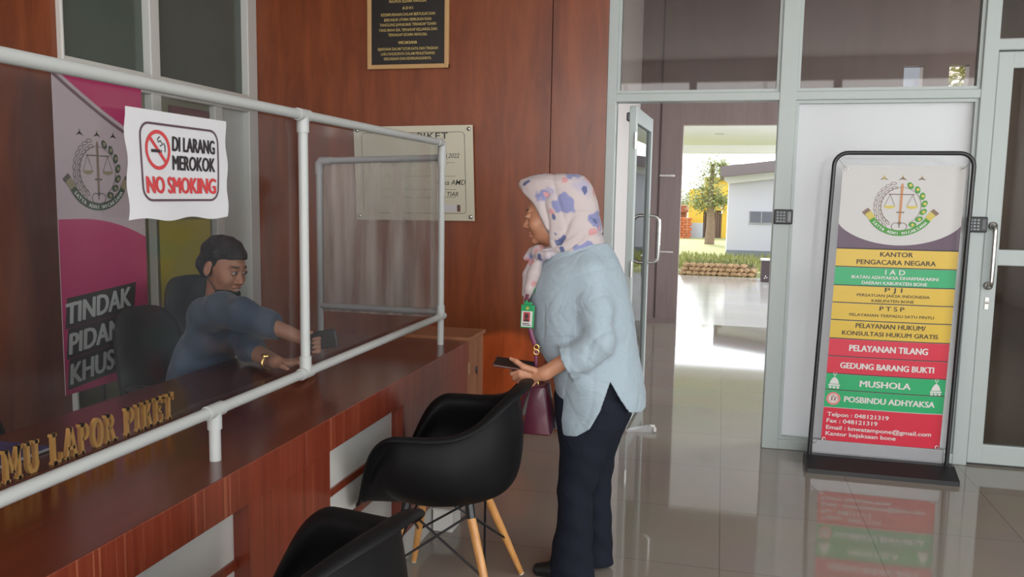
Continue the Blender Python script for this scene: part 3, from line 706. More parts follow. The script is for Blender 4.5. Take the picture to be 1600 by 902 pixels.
wbd = thing('duty_board', 'cream acrylic duty board with handwritten lines, fixed by corner studs on the veneer wall', 'board', (-1.95, YB - .03, 1.64))
BD = frame((-1.548, YB - .03, 1.937), (1, 0, .012), (-.035, 0, 1))         # top right corner; u left is negative, v down negative
m = MB(BD); m.box(-.812, -.603, -.006, 0, 0, 0); part_of(wbd, m, 'panel', mat('cream_acrylic', (.58, .55, .43), .25))
m = MB(BD)
for u, v in ((-.025, -.025), (-.025, -.578), (-.787, -.025), (-.787, -.578)): part_of(wbd, MB(BD).lathe([(.007, -.03), (.007, 0), (.013, 0), (.013, .006), (.008, .011), (0, .012)], (u, v, 0), 16), 'stud', STEEL)
m = MB(BD)
m.stroke([(-.055, -.06), (-.055, -.53)], .003, .001); m.stroke([(-.757, -.06), (-.757, -.53)], .003, .001); m.stroke([(-.08, -.042), (-.732, -.042)], .003, .001); m.stroke([(-.08, -.557), (-.732, -.557)], .003, .001)
for c, a in (((-.08, -.067), 0), ((-.732, -.067), 90), ((-.732, -.532), 180), ((-.08, -.532), 270)): m.stroke(arc(c, .025, a, a + 90, 6), .003, .001)
for v in (-.235, -.32, -.405, -.455): m.stroke([(-.12, v), (-.62, v)], .002, .001)
m.text('PIKET', (-.165, -.083), .040, .205, w=.0012, bold=.012, align='RIGHT', spacing=1.1)
part_of(wbd, m, 'print', mat('board_ink', (.05, .05, .045), .5))
m = MB(BD)
m.text('2022', (-.092, -.205), .030, .075, w=.0012, align='RIGHT', shear=.25, bold=.004); m.text('Nika AMD', (-.055, -.375), .034, .19, w=.0012, align='RIGHT', shear=.2, bold=.004)
m.text('TIAR', (-.105, -.448), .030, .075, w=.0012, align='RIGHT', shear=.25, bold=.004); m.text('(', (-.175, -.205), .03, w=.0012)
part_of(wbd, m, 'handwriting', mat('marker_ink', (.045, .06, .05), .5))
m = MB(BD); m.rect(-.23, -.545, -.09, -.50, .0012); part_of(wbd, m, 'label_sticker', PAPER)
m = MB(BD); m.rect(-.115, -.545, -.093, -.502, .0016); part_of(wbd, m, 'stamp', mat('stamp_brown', (.12, .06, .03), .5))

# keypads on the aluminium posts
for i, (xc, zc, lab) in enumerate(((.345, 1.402, 'black door keypad on the post at the right edge of the open doorway'), (1.372, 1.382, 'black door keypad on the post just left of the closed glass door'))):
    kp = thing('door_keypad', lab, 'keypad', (xc, YG - .06, zc), 0, 'door keypads')
    part_of(kp, MB().box(xc - .052, YG - .078, zc - .043, xc + .052, YG - .048, zc + .043, .006), 'case', BLACKP)
    for r in range(4):
        for c in range(3):
            part_of(kp, MB().box(xc - .038 + c * .018, YG - .081, zc + .020 - r * .017, xc - .026 + c * .018, YG - .077, zc + .030 - r * .017, .002), 'key', mat('key_grey', (.30, .33, .36), .5))
    part_of(kp, MB().box(xc + .022, YG - .080, zc - .03, xc + .044, YG - .077, zc + .03, .002), 'sensor', mat('sensor_dark', (.03, .035, .04), .15))

# ------------------------------------------------------------------ the prosecutors' emblem, shared by the two banners
def emblem(M, R, dull=None):
    """R = wreath radius; returns meshes by ink"""
    L = {k: MB(M) for k in ('line', 'green', 'yellow', 'orange', 'white')}
    for i in (-1, 0, 1):                                        # three pointed stars
        c = (i * R * .80, R * 1.27)
        for a in (90, 210, 330):
            t = math.radians(a); tip = (c[0] + .21 * R * math.cos(t), c[1] + .21 * R * math.sin(t) * .8); s1, s2 = t + 2.2, t - 2.2
            L['yellow' if a == 90 else 'line'].poly([tip, (c[0] + .07 * R * math.cos(s1), c[1] + .07 * R * math.sin(s1)), (c[0] + .07 * R * math.cos(s2), c[1] + .07 * R * math.sin(s2))], .0012)
    for s in (-1, 1):                                           # rice ears left, cotton bolls right
        for i in range(11 if s < 0 else 7):
            a = math.radians(90 - s * (24 + (i * 12.5 if s < 0 else i * 21))) ; a = math.radians(90) + (-1 if s > 0 else 1) * math.radians(20 + (i * 12.5 if s < 0 else i * 21))
            c = (R * math.cos(a), R * math.sin(a))
            if s < 0:
                for o_ in (-.10, .10):
                    cc = ((R + o_ * R) * math.cos(a), (R + o_ * R) * math.sin(a)); L['line'].stroke([(cc[0] + .13 * R * math.cos(t) * math.cos(a + 1.2) - .055 * R * math.sin(t) * math.sin(a + 1.2), cc[1] + .13 * R * math.cos(t) * math.sin(a + 1.2) + .055 * R * math.sin(t) * math.cos(a + 1.2)) for t in [k * math.pi / 5 for k in range(10)]], .022 * R, .0012, True)
            else:
                L['green'].disc(c, .17 * R, .0012, 16, rv=.12 * R, rot=a + 1.0); L['yellow'].disc((c[0] * 1.02, c[1] * 1.02), .07 * R, .0016, 10)
    L['line'].stroke(arc((0, 0), R * .86, -60, 240, 40), .02 * R, .001)
    L['orange'].poly([(-.055 * R, .95 * R), (0, 1.06 * R), (.055 * R, .95 * R), (.05 * R, -.25 * R), (-.05 * R, -.25 * R)], .0018)   # sword
    L['line'].rect(-.17 * R, -.31 * R, .17 * R, -.25 * R, .002); L['orange'].rect(-.045 * R, -.72 * R, .045 * R, -.31 * R, .0018); L['line'].disc((0, -.76 * R), .07 * R, .002, 12)
    L['line'].rect(-.55 * R, .52 * R, .55 * R, .56 * R, .0022)                                                                   # scales
    for s in (-1, 1):
        for q in (-.22, .22): L['line'].stroke([(s * .48 * R, .53 * R), (s * .48 * R + q * R, .02 * R)], .018 * R, .0014)
        L['yellow'].poly([(s * .48 * R + .25 * R * math.cos(t), .02 * R + .14 * R * math.sin(t)) for t in [math.pi + math.pi * k / 10 for k in range(11)]], .0016)
        L['line'].stroke(arc((s * .16 * R, -.93 * R), .17 * R, 90 - s * 200, 90 + s * 110, 12), .03 * R, .0013)
    a0, a1 = 214, 326; r0, r1 = R * 1.32, R * 1.58; n = 24                                                                        # ribbon
    O = arc((0, .22 * R), r1, a0, a1, n); I = arc((0, .22 * R), r0, a0, a1, n)
    for i in range(n): L['green'].poly([O[i], O[i + 1], I[i + 1], I[i]], .0024)
    for s in (-1, 1):
        e = I[-1] if s > 0 else I[0]; g = O[-1] if s > 0 else O[0]
        L['yellow'].poly([(e[0] - s * .05 * R, e[1] + .0 * R), (g[0] - s * .02 * R, g[1]), (g[0] + s * .20 * R, g[1] + .26 * R), (e[0] + s * .18 * R, e[1] + .30 * R)][::s], .002)
        L['line'].poly([(g[0] + s * .16 * R, g[1] + .20 * R), (g[0] + s * .34 * R, g[1] + .36 * R), (e[0] + s * .30 * R, e[1] + .42 * R), (e[0] + s * .14 * R, e[1] + .26 * R)][::s], .0018)
    word = 'SATYA ADHI WICAKSANA'
    for i, ch in enumerate(word):
        a = math.radians(a0 + 5 + (a1 - a0 - 10) * (i + .5) / len(word)); rr = R * 1.52
        if ch != ' ': L['white'].text(ch, (rr * math.cos(a), .22 * R + rr * math.sin(a)), .13 * R, w=.003, bold=.02, rot=a + math.pi / 2)
    return L
INK = {'line': flat('ink_brown', (.20, .13, .09)), 'green': flat('ink_green', (.055, .27, .035)), 'yellow': flat('ink_yellow', (.55, .45, .10)), 'orange': flat('ink_orange', (.50, .23, .10)), 'white': flat('ink_white', (.70, .70, .68))}

# ------------------------------------------------------------------ service banner on its black stand
bs = thing('service_banner_stand', 'tall black tube stand holding a vertical service list banner in yellow, green and red', 'banner stand', (.90, 4.86, 0))
tp = [(.535, 4.86, .05), (.578, 4.86, 1.68)] + [(.648 - .07 * math.cos(math.radians(a)), 4.86, 1.69 + .07 * math.sin(math.radians(a))) for a in range(0, 91, 15)] + \
     [(1.20 + .07 * math.sin(math.radians(a)), 4.86, 1.69 + .07 * math.cos(math.radians(a))) for a in range(0, 91, 15)] + [(1.248, 4.86, .05)]
part_of(bs, MB().tube(tp, .0115, 14), 'tube_frame', BLACKM)
b = MB(); b.prism([(4.72, 0), (4.96, 0), (4.96, .03), (4.90, .07), (4.84, .07), (4.72, .025)], .515, 1.285, 'x')
part_of(bs, b, 'base', BLACKP, )
part_of(bs, MB().box(.550, 4.875, .068, 1.236, 4.90, .15, .004), 'base_plate', mat('plate_grey', (.24, .24, .25), .25, .5))
BW, BH = .618, 1.553
BM = frame((.598, 4.885, .142), (1, 0, 0), (.019, 0, 1))
def wav(u, v): return .006 * math.sin(u * 5 + v * 1.3) + .008 * math.sin(v * 2.1) - .012 * math.exp(-((u - .60) / .05) ** 2)
sheet = MB(BM); nu, nv = 24, 60
sheet.add([(BW * i / nu - .012 * max(0, j / nv - .6) * (1 - i / nu) * 0, BH * j / nv, wav(BW * i / nu, BH * j / nv)) for j in range(nv + 1) for i in range(nu + 1)],
          [(j * (nu + 1) + i, j * (nu + 1) + i + 1, (j + 1) * (nu + 1) + i + 1, (j + 1) * (nu + 1) + i) for j in range(nv) for i in range(nu)], True)
part_of(bs, sheet, 'banner_sheet', mat('banner_white', (.50, .49, .48), .38))
class OnSheet(MB):
    """print laid on the waving sheet: fine strips keep it on the surface"""
    def band(s, v0, v1, w=.0012, u0=0.0, u1=None):
        u1 = BW if u1 is None else u1; n = 24; k = max(1, int((v1 - v0) / .03))
        vs = [(u0 + (u1 - u0) * i / n, v0 + (v1 - v0) * j / k, wav(u0 + (u1 - u0) * i / n, v0 + (v1 - v0) * j / k) + w) for j in range(k + 1) for i in range(n + 1)]
        return s.add(vs, [(j * (n + 1) + i, j * (n + 1) + i + 1, (j + 1) * (n + 1) + i + 1, (j + 1) * (n + 1) + i) for j in range(k) for i in range(n)], True)
    def lay(s, mb, w=.0022, du=0.0, dv=0.0): return s.add([(p[0] + du, p[1] + dv, wav(p[0] + du, p[1] + dv) + w + p[2] * .5) for p in mb.v], mb.f)
YEL = mat('banner_yellow', (.60, .40, .035), .38); GRN = mat('banner_green', (.012, .33, .115), .38); RDD = mat('banner_red', (.56, .018, .045), .38); PUR = mat('banner_purple', (.075, .032, .065), .38)
BT = flat('banner_ink', (.03, .022, .018)); WT = mat('banner_lettering_white', (.62, .60, .58), .4)
rows = [1.103, 1.000, .897, .800, .702, .598, .497, .398, .304, .203, 0.0]
o = OnSheet(BM); n = 40                                          # purple corners under the white arc
for i in range(n):
    ua, ub = BW * i / n, BW * (i + 1) / n
    def top(u): return 1.235 - .112 * max(0.0, 1 - ((u - BW / 2) / (BW / 2)) ** 2) ** .75
    o.add([(ua, 1.103, wav(ua, 1.1) + .0012), (ub, 1.103, wav(ub, 1.1) + .0012), (ub, top(ub), wav(ub, top(ub)) + .0012), (ua, top(ua), wav(ua, top(ua)) + .0012)], [(0, 1, 2, 3)])
part_of(bs, o, 'purple_band', PUR)
for i, mm in enumerate((YEL, GRN, YEL, YEL, YEL, RDD, RDD, GRN, GRN, RDD)):
    part_of(bs, OnSheet(BM).band(rows[i + 1], rows[i] - .004), {YEL: 'yellow_band', GRN: 'green_band', RDD: 'red_band'}[mm], mm)
part_of(bs, OnSheet(BM).band(1.097, 1.1035, .0016), 'rule', BT)
o = OnSheet(BM)
for r in rows[1:9]: o.band(r - .003, r + .002, .0018)
part_of(bs, o, 'rule', BT)
q = MB(); c = BW / 2
q.text('KANTOR', (c, 1.060), .026, .165, bold=.012); q.text('PENGACARA NEGARA', (c, 1.016), .027, .40, bold=.012)
q.text('PJI', (c, .866), .025, .088, bold=.01, spacing=1.6); q.text('PERSATUAN JAKSA INDONESIA', (c, .838), .016, .37, bold=.008); q.text('KABUPATEN BONE', (c, .809), .016, .215, bold=.008)
q.text('PTSP', (c, .762), .025, .125, bold=.01, spacing=1.5); q.text('PELAYANAN TERPADU SATU PINTU', (c, .727), .016, .43, bold=.008)
q.text('PELAYANAN HUKUM/', (c, .662), .027, .355, bold=.012); q.text('KONSULTASI HUKUM GRATIS', (c, .619), .025, .49, bold=.012)
part_of(bs, OnSheet(BM).lay(q), 'dark_lettering', BT)
q = MB(); q.text('IAD', (c, .962), .028, .10, bold=.012, spacing=1.6); q.text('IKATAN ADHYAKSA DHARMAKARINI', (c, .936), .018, .44, bold=.016); q.text('DAERAH KABUPATEN BONE', (c, .906), .018, .33, bold=.016)
q.text('PELAYANAN TILANG', (c, .530), .036, .40, bold=.022); q.text('GEDUNG BARANG BUKTI', (c, .430), .034, .48, bold=.022)
q.text('MUSHOLA', (c, .331), .036, .26, bold=.022); q.text('POSBINDU ADHYAKSA', (.105, .238), .034, .465, bold=.022, align='LEFT')
for body, v, w_ in (('Telpon : 048121319', .150, .32), ('Fax : 048121319', .113, .265), ('Email : knwatampone@gmail.com', .074, .545), ('Kantor kejaksaan bone', .038, .365)):
    q.text(body, (.022, v), .024, w_, bold=.016, align='LEFT')
for uc, vc in ((.045, .353), (BW - .048, .348)):                 # mosque domes
    q.poly([(uc - .024, vc - .016), (uc + .024, vc - .016)] + [(uc + .024 * math.cos(t) * (1 - .25 * math.sin(t)), vc - .012 + .034 * math.sin(t)) for t in [math.pi * k / 12 for k in range(13)]])
    q.rect(uc - .030, vc - .028, uc + .030, vc - .019); q.rect(uc - .0015, vc + .02, uc + .0015, vc + .034); q.stroke(arc((uc, vc + .042), .008, 120, 420, 10), .003)
    for d in (-.020, 0, .020): q.rect(uc + d - .007, vc - .042, uc + d + .007, vc - .031)
part_of(bs, OnSheet(BM).lay(q), 'white_lettering', WT)
q = MB(); q.disc((.047, .252), .037); part_of(bs, OnSheet(BM).lay(q, .0020), 'round_badge', flat('badge_pink', (.62, .20, .20)))
q = MB(); q.disc((.047, .252), .026, rv=.026); part_of(bs, OnSheet(BM).lay(q, .0026), 'badge_centre', flat('badge_pale', (.62, .55, .50)))
q = MB()
for s in (-1, 1): q.stroke(arc((.047 + s * .008, .252), .014, 90 - s * 100 if s > 0 else 110, 90 + s * 20 if s < 0 else 70, 8), .003); q.rect(.047 + s * .008 - .003, .24, .047 + s * .008 + .003, .262)
q.disc((.047, .268), .004, seg=10); part_of(bs, OnSheet(BM).lay(q, .0034), 'badge_figures', flat('badge_ink', (.16, .05, .05)))
em = emblem(None, .118)
for k_, mb in em.items():
    part_of(bs, OnSheet(BM).lay(mb, .0012 if k_ != 'white' else .003, c, 1.335), 'emblem_' + {'line': 'brown', 'green': 'green', 'yellow': 'yellow', 'orange': 'orange', 'white': 'motto'}[k_], INK[k_])
for u, v in ((.018, BH - .018), (BW - .018, BH - .018), (.014, .014), (BW - .014, .014)): part_of(bs, MB(BM).lathe([(.006, 0), (.011, 0), (.011, .004), (.006, .004), (.006, 0)], (u, v, wav(u, v)), 16), 'eyelet', STEEL)
P0 = BM @ Vector((.018, BH - .018, 0)); P1 = BM @ Vector((BW - .018, BH - .018, 0)); P2 = BM @ Vector((.014, .014, 0)); P3 = BM @ Vector((BW - .014, .014, 0))
for a, c2 in ((P0, (.592, 4.86, 1.735)), (P1, (1.262, 4.86, 1.725)), (P2, (.537, 4.86, .115)), (P3, (1.250, 4.86, .115))): part_of(bs, MB().tube([a, c2], .002, 6), 'tie', mat('tie_cord', (.35, .35, .35), .6))

# ------------------------------------------------------------------ pink banner behind the counter, seen through the plastic
PINK = mat('banner_magenta', (.50, .020, .13), .5, vary=(2, .12)); PWH = mat('banner_pale', (.52, .42, .45), .5)
XB = -2.86; PB = frame((XB, 3.085, .56), (0, 1, 0), (0, 0, 1)); pw, phh = .575, 1.45
pb = thing('pink_banner', 'magenta and white vertical banner with slanted lettering TINDAK PIDANA KHUSUS behind the counter', 'banner', (XB, 3.37, 0))
part_of(pb, MB(PB).box(0, 0, -.003, pw, phh, 0), 'sheet', PWH)
m = MB(PB); n = 20
def low(u): return .70 + .10 * (1 - ((u - .12) / .45) ** 2) if u > .12 else .80
def hi_(u): return 1.20 + .25 * max(0, (1 - (u / .52))) ** 1.2
for i in range(n):
    a, e = pw * i / n, pw * (i + 1) / n
    m.poly([(a, 0), (e, 0), (e, low(e)), (a, low(a))], .001)
part_of(pb, m, 'magenta_field', PINK)
m = MB(PB)
for i in range(n):
    a, e = pw * i / n, pw * (i + 1) / n
    if hi_(a) < phh: m.poly([(a, min(phh, hi_(a) + .02)), (e, min(phh, hi_(e) + .02)), (e, phh), (a, phh)], .001)
part_of(pb, m, 'magenta_corner', PINK)
m = MB(PB); m.stroke([(pw * i / 20, hi_(pw * i / 20) - .01) for i in range(21)], .016, .0012); part_of(pb, m, 'swoosh', flat('swoosh_mauve', (.16, .09, .11)))
for k_, mb in emblem(PB @ Matrix.Translation((.255, 1.02, .0005)), .135).items():
    part_of(pb, mb, 'emblem_' + {'line': 'brown', 'green': 'green', 'yellow': 'yellow', 'orange': 'orange', 'white': 'motto'}[k_], {'line': flat('pink_ink_line', (.10, .09, .07)), 'green': flat('pink_ink_green', (.045, .075, .045)), 'yellow': flat('pink_ink_yellow', (.30, .25, .15)), 'orange': INK['line'], 'white': INK['white']}[k_])
m = MB(PB)
th_ = math.radians(5)
for body, v, w_ in (('TINDAK', .325, .44), ('PIDANA', .185, .44), ('KHUSUS', .045, .44)): m.poly([(.012, v - .022), (.03 + w_, v - .022 + w_ * .07), (.05 + w_, v + .118 + w_ * .07), (.03, v + .118)], .0015)
part_of(pb, m, 'lettering_shadow', BT)
m = MB(PB)
for body, v, w_ in (('TINDAK', .325, .42), ('PIDANA', .185, .42), ('KHUSUS', .045, .42)): m.text(body, (.03, v), .098, w_, .003, bold=.022, align='LEFT', shear=.2, rot=th_)
part_of(pb, m, 'lettering', mat('banner_text_grey', (.50, .52, .50), .5))
b = MB(); b.tube([(XB - .05, 3.37, 0), (XB - .02, 3.37, 1.98)], .009, 10); b.tube([(XB - .01, 3.09, 2.005), (XB - .01, 3.66, 2.005)], .008, 10)
for y in (3.12, 3.62): b.tube([(XB - .05, 3.37, .10), (XB + .06, y, .01)], .009, 10); b.tube([(XB - .02, 3.37, .9), (XB - .005, y, .58)], .006, 8)
part_of(pb, b, 'stand', BLACKM)
# striped banner further along, mostly hidden by the seated man
XS2 = -2.96; SB = frame((XS2, 3.90, .25), (0, 1, 0), (0, 0, 1))
sb = thing('striped_banner', 'olive yellow, red and green striped banner standing behind the seated man', 'banner', (XS2, 4.1, 0))
part_of(sb, MB(SB).box(0, 0, -.003, .46, 1.52, 0), 'sheet', mat('olive_sheet', (.16, .15, .06), .5))
part_of(sb, MB(SB).rect(.0, .55, .46, 1.08, .001), 'yellow_field', mat('mustard', (.30, .25, .03), .5))
part_of(sb, MB(SB).rect(.0, .36, .46, .55, .001), 'red_field', mat('dull_red', (.26, .02, .03), .5))
part_of(sb, MB(SB).rect(.0, .0, .46, .36, .001), 'green_field', mat('dull_green', (.03, .11, .06), .5))
b = MB(); b.tube([(XS2 - .04, 4.13, 0), (XS2 - .015, 4.13, 1.78)], .009, 10)
for y in (3.93, 4.33): b.tube([(XS2 - .04, 4.13, .10), (XS2 + .05, y, .01)], .009, 10)
part_of(sb, b, 'stand', BLACKM)
# dark red plate on the office window
dp = thing('window_plate', 'small dark maroon plate fixed on the office window just below the rail', 'sign', (XL + .03, 4.4, 1.94))
part_of(dp, MB().box(XL - .02, 4.22, 1.895, XL - .008, 4.60, 1.985, .003), 'plate', mat('maroon', (.10, .02, .025), .4))
part_of(dp, MB().box(XL - .009, 4.235, 1.905, XL - .006, 4.585, 1.975, .001), 'face', mat('maroon_face', (.13, .03, .035), .35))

# ------------------------------------------------------------------ black tub armchairs on beech legs
SHELL = mat('black_shell', (.0045, .0045, .0052), .52, 0, .18)
def shell_mesh():
    rim = [(.292, 0, .388), (.290, .10, .388), (.280, .182, .394), (.250, .230, .432), (.216, .266, .530), (.172, .302, .632), (.115, .320, .684), (.05, .322, .692), (-.04, .318, .694),
           (-.125, .300, .706), (-.195, .258, .740), (-.25, .195, .790), (-.288, .11, .822), (-.300, 0, .830)]
    def cat(P, n):
        out = []; m = len(P)
        for i in range(m - 1):
            p0, p1, p2, p3 = (Vector(P[max(0, i - 1)]), Vector(P[i]), Vector(P[i + 1]), Vector(P[min(m - 1, i + 2)]))
            for k in range(n):
                t = k / n; out.append(0.5 * ((2 * p1) + (p2 - p0) * t + (2 * p0 - 5 * p1 + 4 * p2 - p3) * t * t + (3 * p1 - p0 - 3 * p2 + p3) * t ** 3))
        out.append(Vector(P[-1])); return out
    half = cat(rim, 4); loop = half + [Vector((p.x, -p.y, p.z)) for p in half[-2:0:-1]]
    n = len(loop); cen = Vector((.01, 0, .412)); prof = []
    for p in loop:
        d = Vector((p.x - cen.x, p.y, 0)); L = d.length; dn = d.normalized()
        rise = p.z - .43; f = max(0.0, min(1.0, rise / .22))                  # 0 at the lip, 1 along arms and back
        edge = L * (1 - f) * .80 + f * min(L * .66, .205)
        A = cen + dn * edge * .55 + Vector((0, 0, -.004)); B = cen + dn * edge + Vector((0, 0, .006 + .004 * f))
        if f > 0:
            Cc = cen + dn * (edge + (L - edge) * .62) + Vector((0, 0, .055 * f + .01)); Dd = cen + dn * (edge + (L - edge) * .78) + Vector((0, 0, (p.z - cen.z) * .55))
            E = p - dn * (.045 * f) - Vector((0, 0, .022 * f)); F = p + Vector((0, 0, 0))
            G = p + dn * .012 * f - Vector((0, 0, .012 * f))
        else:
            Cc = cen + dn * (edge + (L - edge) * .4) + Vector((0, 0, .006)); Dd = cen + dn * (edge + (L - edge) * .7); E = p - dn * .02 + Vector((0, 0, .010)); F = p.copy(); G = p - Vector((0, 0, .012)) 
        prof.append(cat([cen, A, B, Cc, Dd, E, F, G], 3))
    k = len(prof[0]); vs = [tuple(cen)]; fs = []
    for i in range(n): vs += [tuple(q) for q in prof[i][1:]]
    def id(i, j): return 0 if j == 0 else 1 + (i % n) * (k - 1) + j - 1
    for i in range(n):
        fs.append((0, id(i, 1), id(i + 1, 1)))
        for j in range(1, k - 1): fs.append((id(i, j), id(i, j + 1), id(i + 1, j + 1), id(i + 1, j)))
    return vs, fs
tc_ = thing('tub_armchair', 'black plastic tub armchair with beech legs that the woman rests her hand on', 'chair', (0, 0, 0), 0, 'black tub armchairs')
vs, fs = shell_mesh(); m = MB(); m.add(vs, fs, True); sh = m.build('shell', SHELL, tc_)
s_ = sh.modifiers.new('solid', 'SOLIDIFY'); s_.thickness = .008; s_.offset = 0
ss = sh.modifiers.new('sub', 'SUBSURF'); ss.levels = 1; ss.render_levels = 2
FT = {}
for sx in (1, -1):
    for sy in (1, -1):
        t0 = Vector((sx * .115 + .0, sy * .105, .385)); f0 = Vector((sx * .225 - .02, sy * .225, .006)); FT[(sx, sy)] = (t0, f0)
        l = MB(); l.tube([t0 + (f0 - t0) * q for q in (0, .1, .5, 1)], [.0125, .0165, .0155, .011], 14); lg = l.build('leg', W_LEG, tc_)
        b = MB(); b.tube([f0 - (t0 - f0) * .0, f0 + (t0 - f0) * .012], .0115, 12); b.build('glide', mat('glide_white', (.6, .58, .52), .5), lg)
        b = MB(); b.tube([t0 + Vector((0, 0, .022)), t0 + (f0 - t0) * .08], .017, 12); b.build('bracket', BLACKM, lg)
w = MB()
for a, c in (((1, 1), (1, -1)), ((-1, 1), (-1, -1)), ((1, 1), (-1, 1)), ((1, -1), (-1, -1))):
    for p_, q_ in ((a, c), (c, a)):
        w.tube([FT[p_][0] * .95 + FT[p_][1] * .05, FT[q_][0] * .42 + FT[q_][1] * .58], .0045, 8)
w.build('wire_brace', BLACKM, tc_)
w = MB()
for a in FT: w.tube([FT[a][0] + Vector((0, 0, .015)), (0, 0, .398)], .008, 8)
w.box(-.07, -.07, .394, .07, .07, .404, .004); w.build('under_frame', BLACKM, tc_)
tc_.location = (-.950, 2.835, 0); tc_.rotation_euler = (0, 0, math.radians(182))
ch2 = copy_tree(tc_); ch2['label'] = 'black plastic tub armchair nearest the camera, cut off by the bottom of the photo'; ch2.location = (-.917, 1.555, 0); ch2.rotation_euler = (0, 0, math.radians(169))

# ------------------------------------------------------------------ black office chairs behind the counter
OC = mat('office_fabric', (.010, .010, .011), .8, bump=(300, .2))
oc = thing('office_chair', 'black office chair the seated man leans forward from, in front of the pink banner', 'chair', (0, 0, 0), 0, 'office chairs behind the counter')
def cushion(w, h, t, n=20):
    """rounded rectangular pad, width y, height z, thickness x"""
    m = MB(); vs = []; fs = []; seg = 40
    prof = [(.0, -.5), (.55, -.5), (.85, -.42), (1.0, -.12), (1.0, .12), (.85, .42), (.55, .5), (0, .5)]
    for r, x in prof:
        for k in range(seg):
            a = 2 * math.pi * k / seg; ca, sa = math.cos(a), math.sin(a); e = .62
            vs.append((x * t, r * w / 2 * math.copysign(abs(ca) ** e, ca), r * h / 2 * math.copysign(abs(sa) ** e, sa)))
    for i in range(len(prof) - 1):
        for k in range(seg): fs.append((i * seg + k, i * seg + (k + 1) % seg, (i + 1) * seg + (k + 1) % seg, (i + 1) * seg + k))
    return m, vs, fs
m, vs, fs = cushion(.46, .52, .07); m.add([(v[0] - .24 - .10 * (v[2] / .26) ** 1 * .3 + .05 * (v[1] / .23) ** 2, v[1], v[2] + .70) for v in vs], fs, True); m.build('backrest', OC, oc)
m, vs, fs = cushion(.48, .46, .08); m.add([(v[2], v[1], v[0] + .46) for v in vs], fs, True); m.build('seat', OC, oc)
m = MB(); m.tube([(0, 0, .42), (0, 0, .10)], .025, 14); m.tube([(0, 0, .42), (-.20, 0, .41), (-.27, 0, .47), (-.27, 0, .62)], .02, 10); m.build('column', BLACKM, oc)
for k in range(5):
    a = math.radians(72 * k + 10); m = MB(); m.tube([(0, 0, .11), (.28 * math.cos(a), .28 * math.sin(a), .065)], [.026, .016], 10); lg = m.build('leg', BLACKP, oc)
    m = MB(); m.tube([(.28 * math.cos(a) - .014 * math.sin(a), .28 * math.sin(a) + .014 * math.cos(a), .028), (.28 * math.cos(a) + .014 * math.sin(a), .28 * math.sin(a) - .014 * math.cos(a), .028)], .028, 16); m.build('caster', BLACKP, lg)
for s in (-1, 1):
    m = MB(); m.tube([(-.05, s * .24, .44), (-.05, s * .29, .46), (-.05, s * .29, .64), (.0, s * .29, .66)], .013, 10); m.tube([(-.12, s * .29, .665), (.14, s * .29, .665)], [.02, .02], 10); m.build('armrest', BLACKP, oc)
oc.location = (-2.20, 3.10, 0.03); oc.rotation_euler = (0, 0, math.radians(4))
for lab, loc, rz in (('black office chair standing farther back, in front of the striped banner', (-2.42, 3.72, .10), -4), ('black office chair at the far left edge, only a corner of its back showing', (-2.22, 2.17, -.18), 10)):
    c = copy_tree(oc); c['label'] = lab; c.location = (loc[0], loc[1], 0); c.rotation_euler = (0, 0, math.radians(rz))
    for ch in c.children:
        if ch.name.split('.')[0] in ('backrest', 'armrest', 'seat'): ch.location.z += loc[2]
oc.location.z = 0
for ch in oc.children:
    if ch.name.split('.')[0] in ('backrest', 'armrest', 'seat'): ch.location.z += .03

# ------------------------------------------------------------------ door stopper on the floor
ds = thing('door_stopper', 'small clear plastic door wedge on the floor at the foot of the open leaf', 'door stopper', (-.45, 5.27, 0))
ds.rotation_euler = (0, 0, math.radians(12))
m = MB(); m.prism([(-.10, 0), (.085, 0), (.085, .035), (.06, .038), (-.09, .008)], -.028, .028, 'y'); m.build('wedge', mat('clear_plastic', (.62, .60, .58), .15, 0, .5, trans=.4), ds)
m = MB(); m.tube([(.075, -.028, .018), (.092, -.028, .018)], .018, 12); m.tube([(.075, .028, .018), (.092, .028, .018)], .018, 12); m.build('rubber_tip', mat('clear_rubber', (.66, .64, .62), .3), ds)
# ================================================================== people
def rot_rows(f, u):
    f = Vector(f).normalized(); u = Vector(u); u = (u - f * u.dot(f)).normalized(); l = u.cross(f)
    return [list(f), list(l), list(u)]
def head(F, C, f, u, k=.012, beard=False):
    """head about C (between the ears at eye height); f facing, u up"""
    R = rot_rows(f, u); C = np.array(C, float); A = np.array(R)
    def w(p): return C + np.array(p) @ A
    def e(p, r, k_=k, sub=False, tilt=None): F.ell(w(p), r, R, k_, sub)
    e((-.012, 0, .032), (.095, .075, .084), .0); e((.036, 0, -.036), (.056, .058, .078), .03); e((.040, 0, -.082), (.044, .044, .032), .02)
    e((.080, 0, -.104), (.016, .020, .014), .018)
    e((.078, 0, .016), (.016, .050, .012), .014)
    for s in (-1, 1): e((.062, s * .038, -.040), (.026, .024, .026), .02); e((.094, s * .031, -.004), (.012, .017, .010), .012, True)
    F.cap(w((.088, 0, .000)), w((.106, 0, -.036)), .0075, .0105, .010); e((.108, 0, -.042), (.0115, .012, .0095), .008)
    for s in (-1, 1): e((.098, s * .013, -.045), (.010, .0075, .0075), .006); e((.086, s * .031, -.004), (.0125, .0165, .0125), .003)
    e((.094, 0, -.067), (.010, .023, .0062), .006); e((.092, 0, -.081), (.010, .020, .0070), .006)
    for s in (-1, 1):
        e((-.012, s * .077, -.018), (.019, .008, .032), .006); e((-.006, s * .084, -.016), (.009, .005, .018), .004, True)
    return w, R
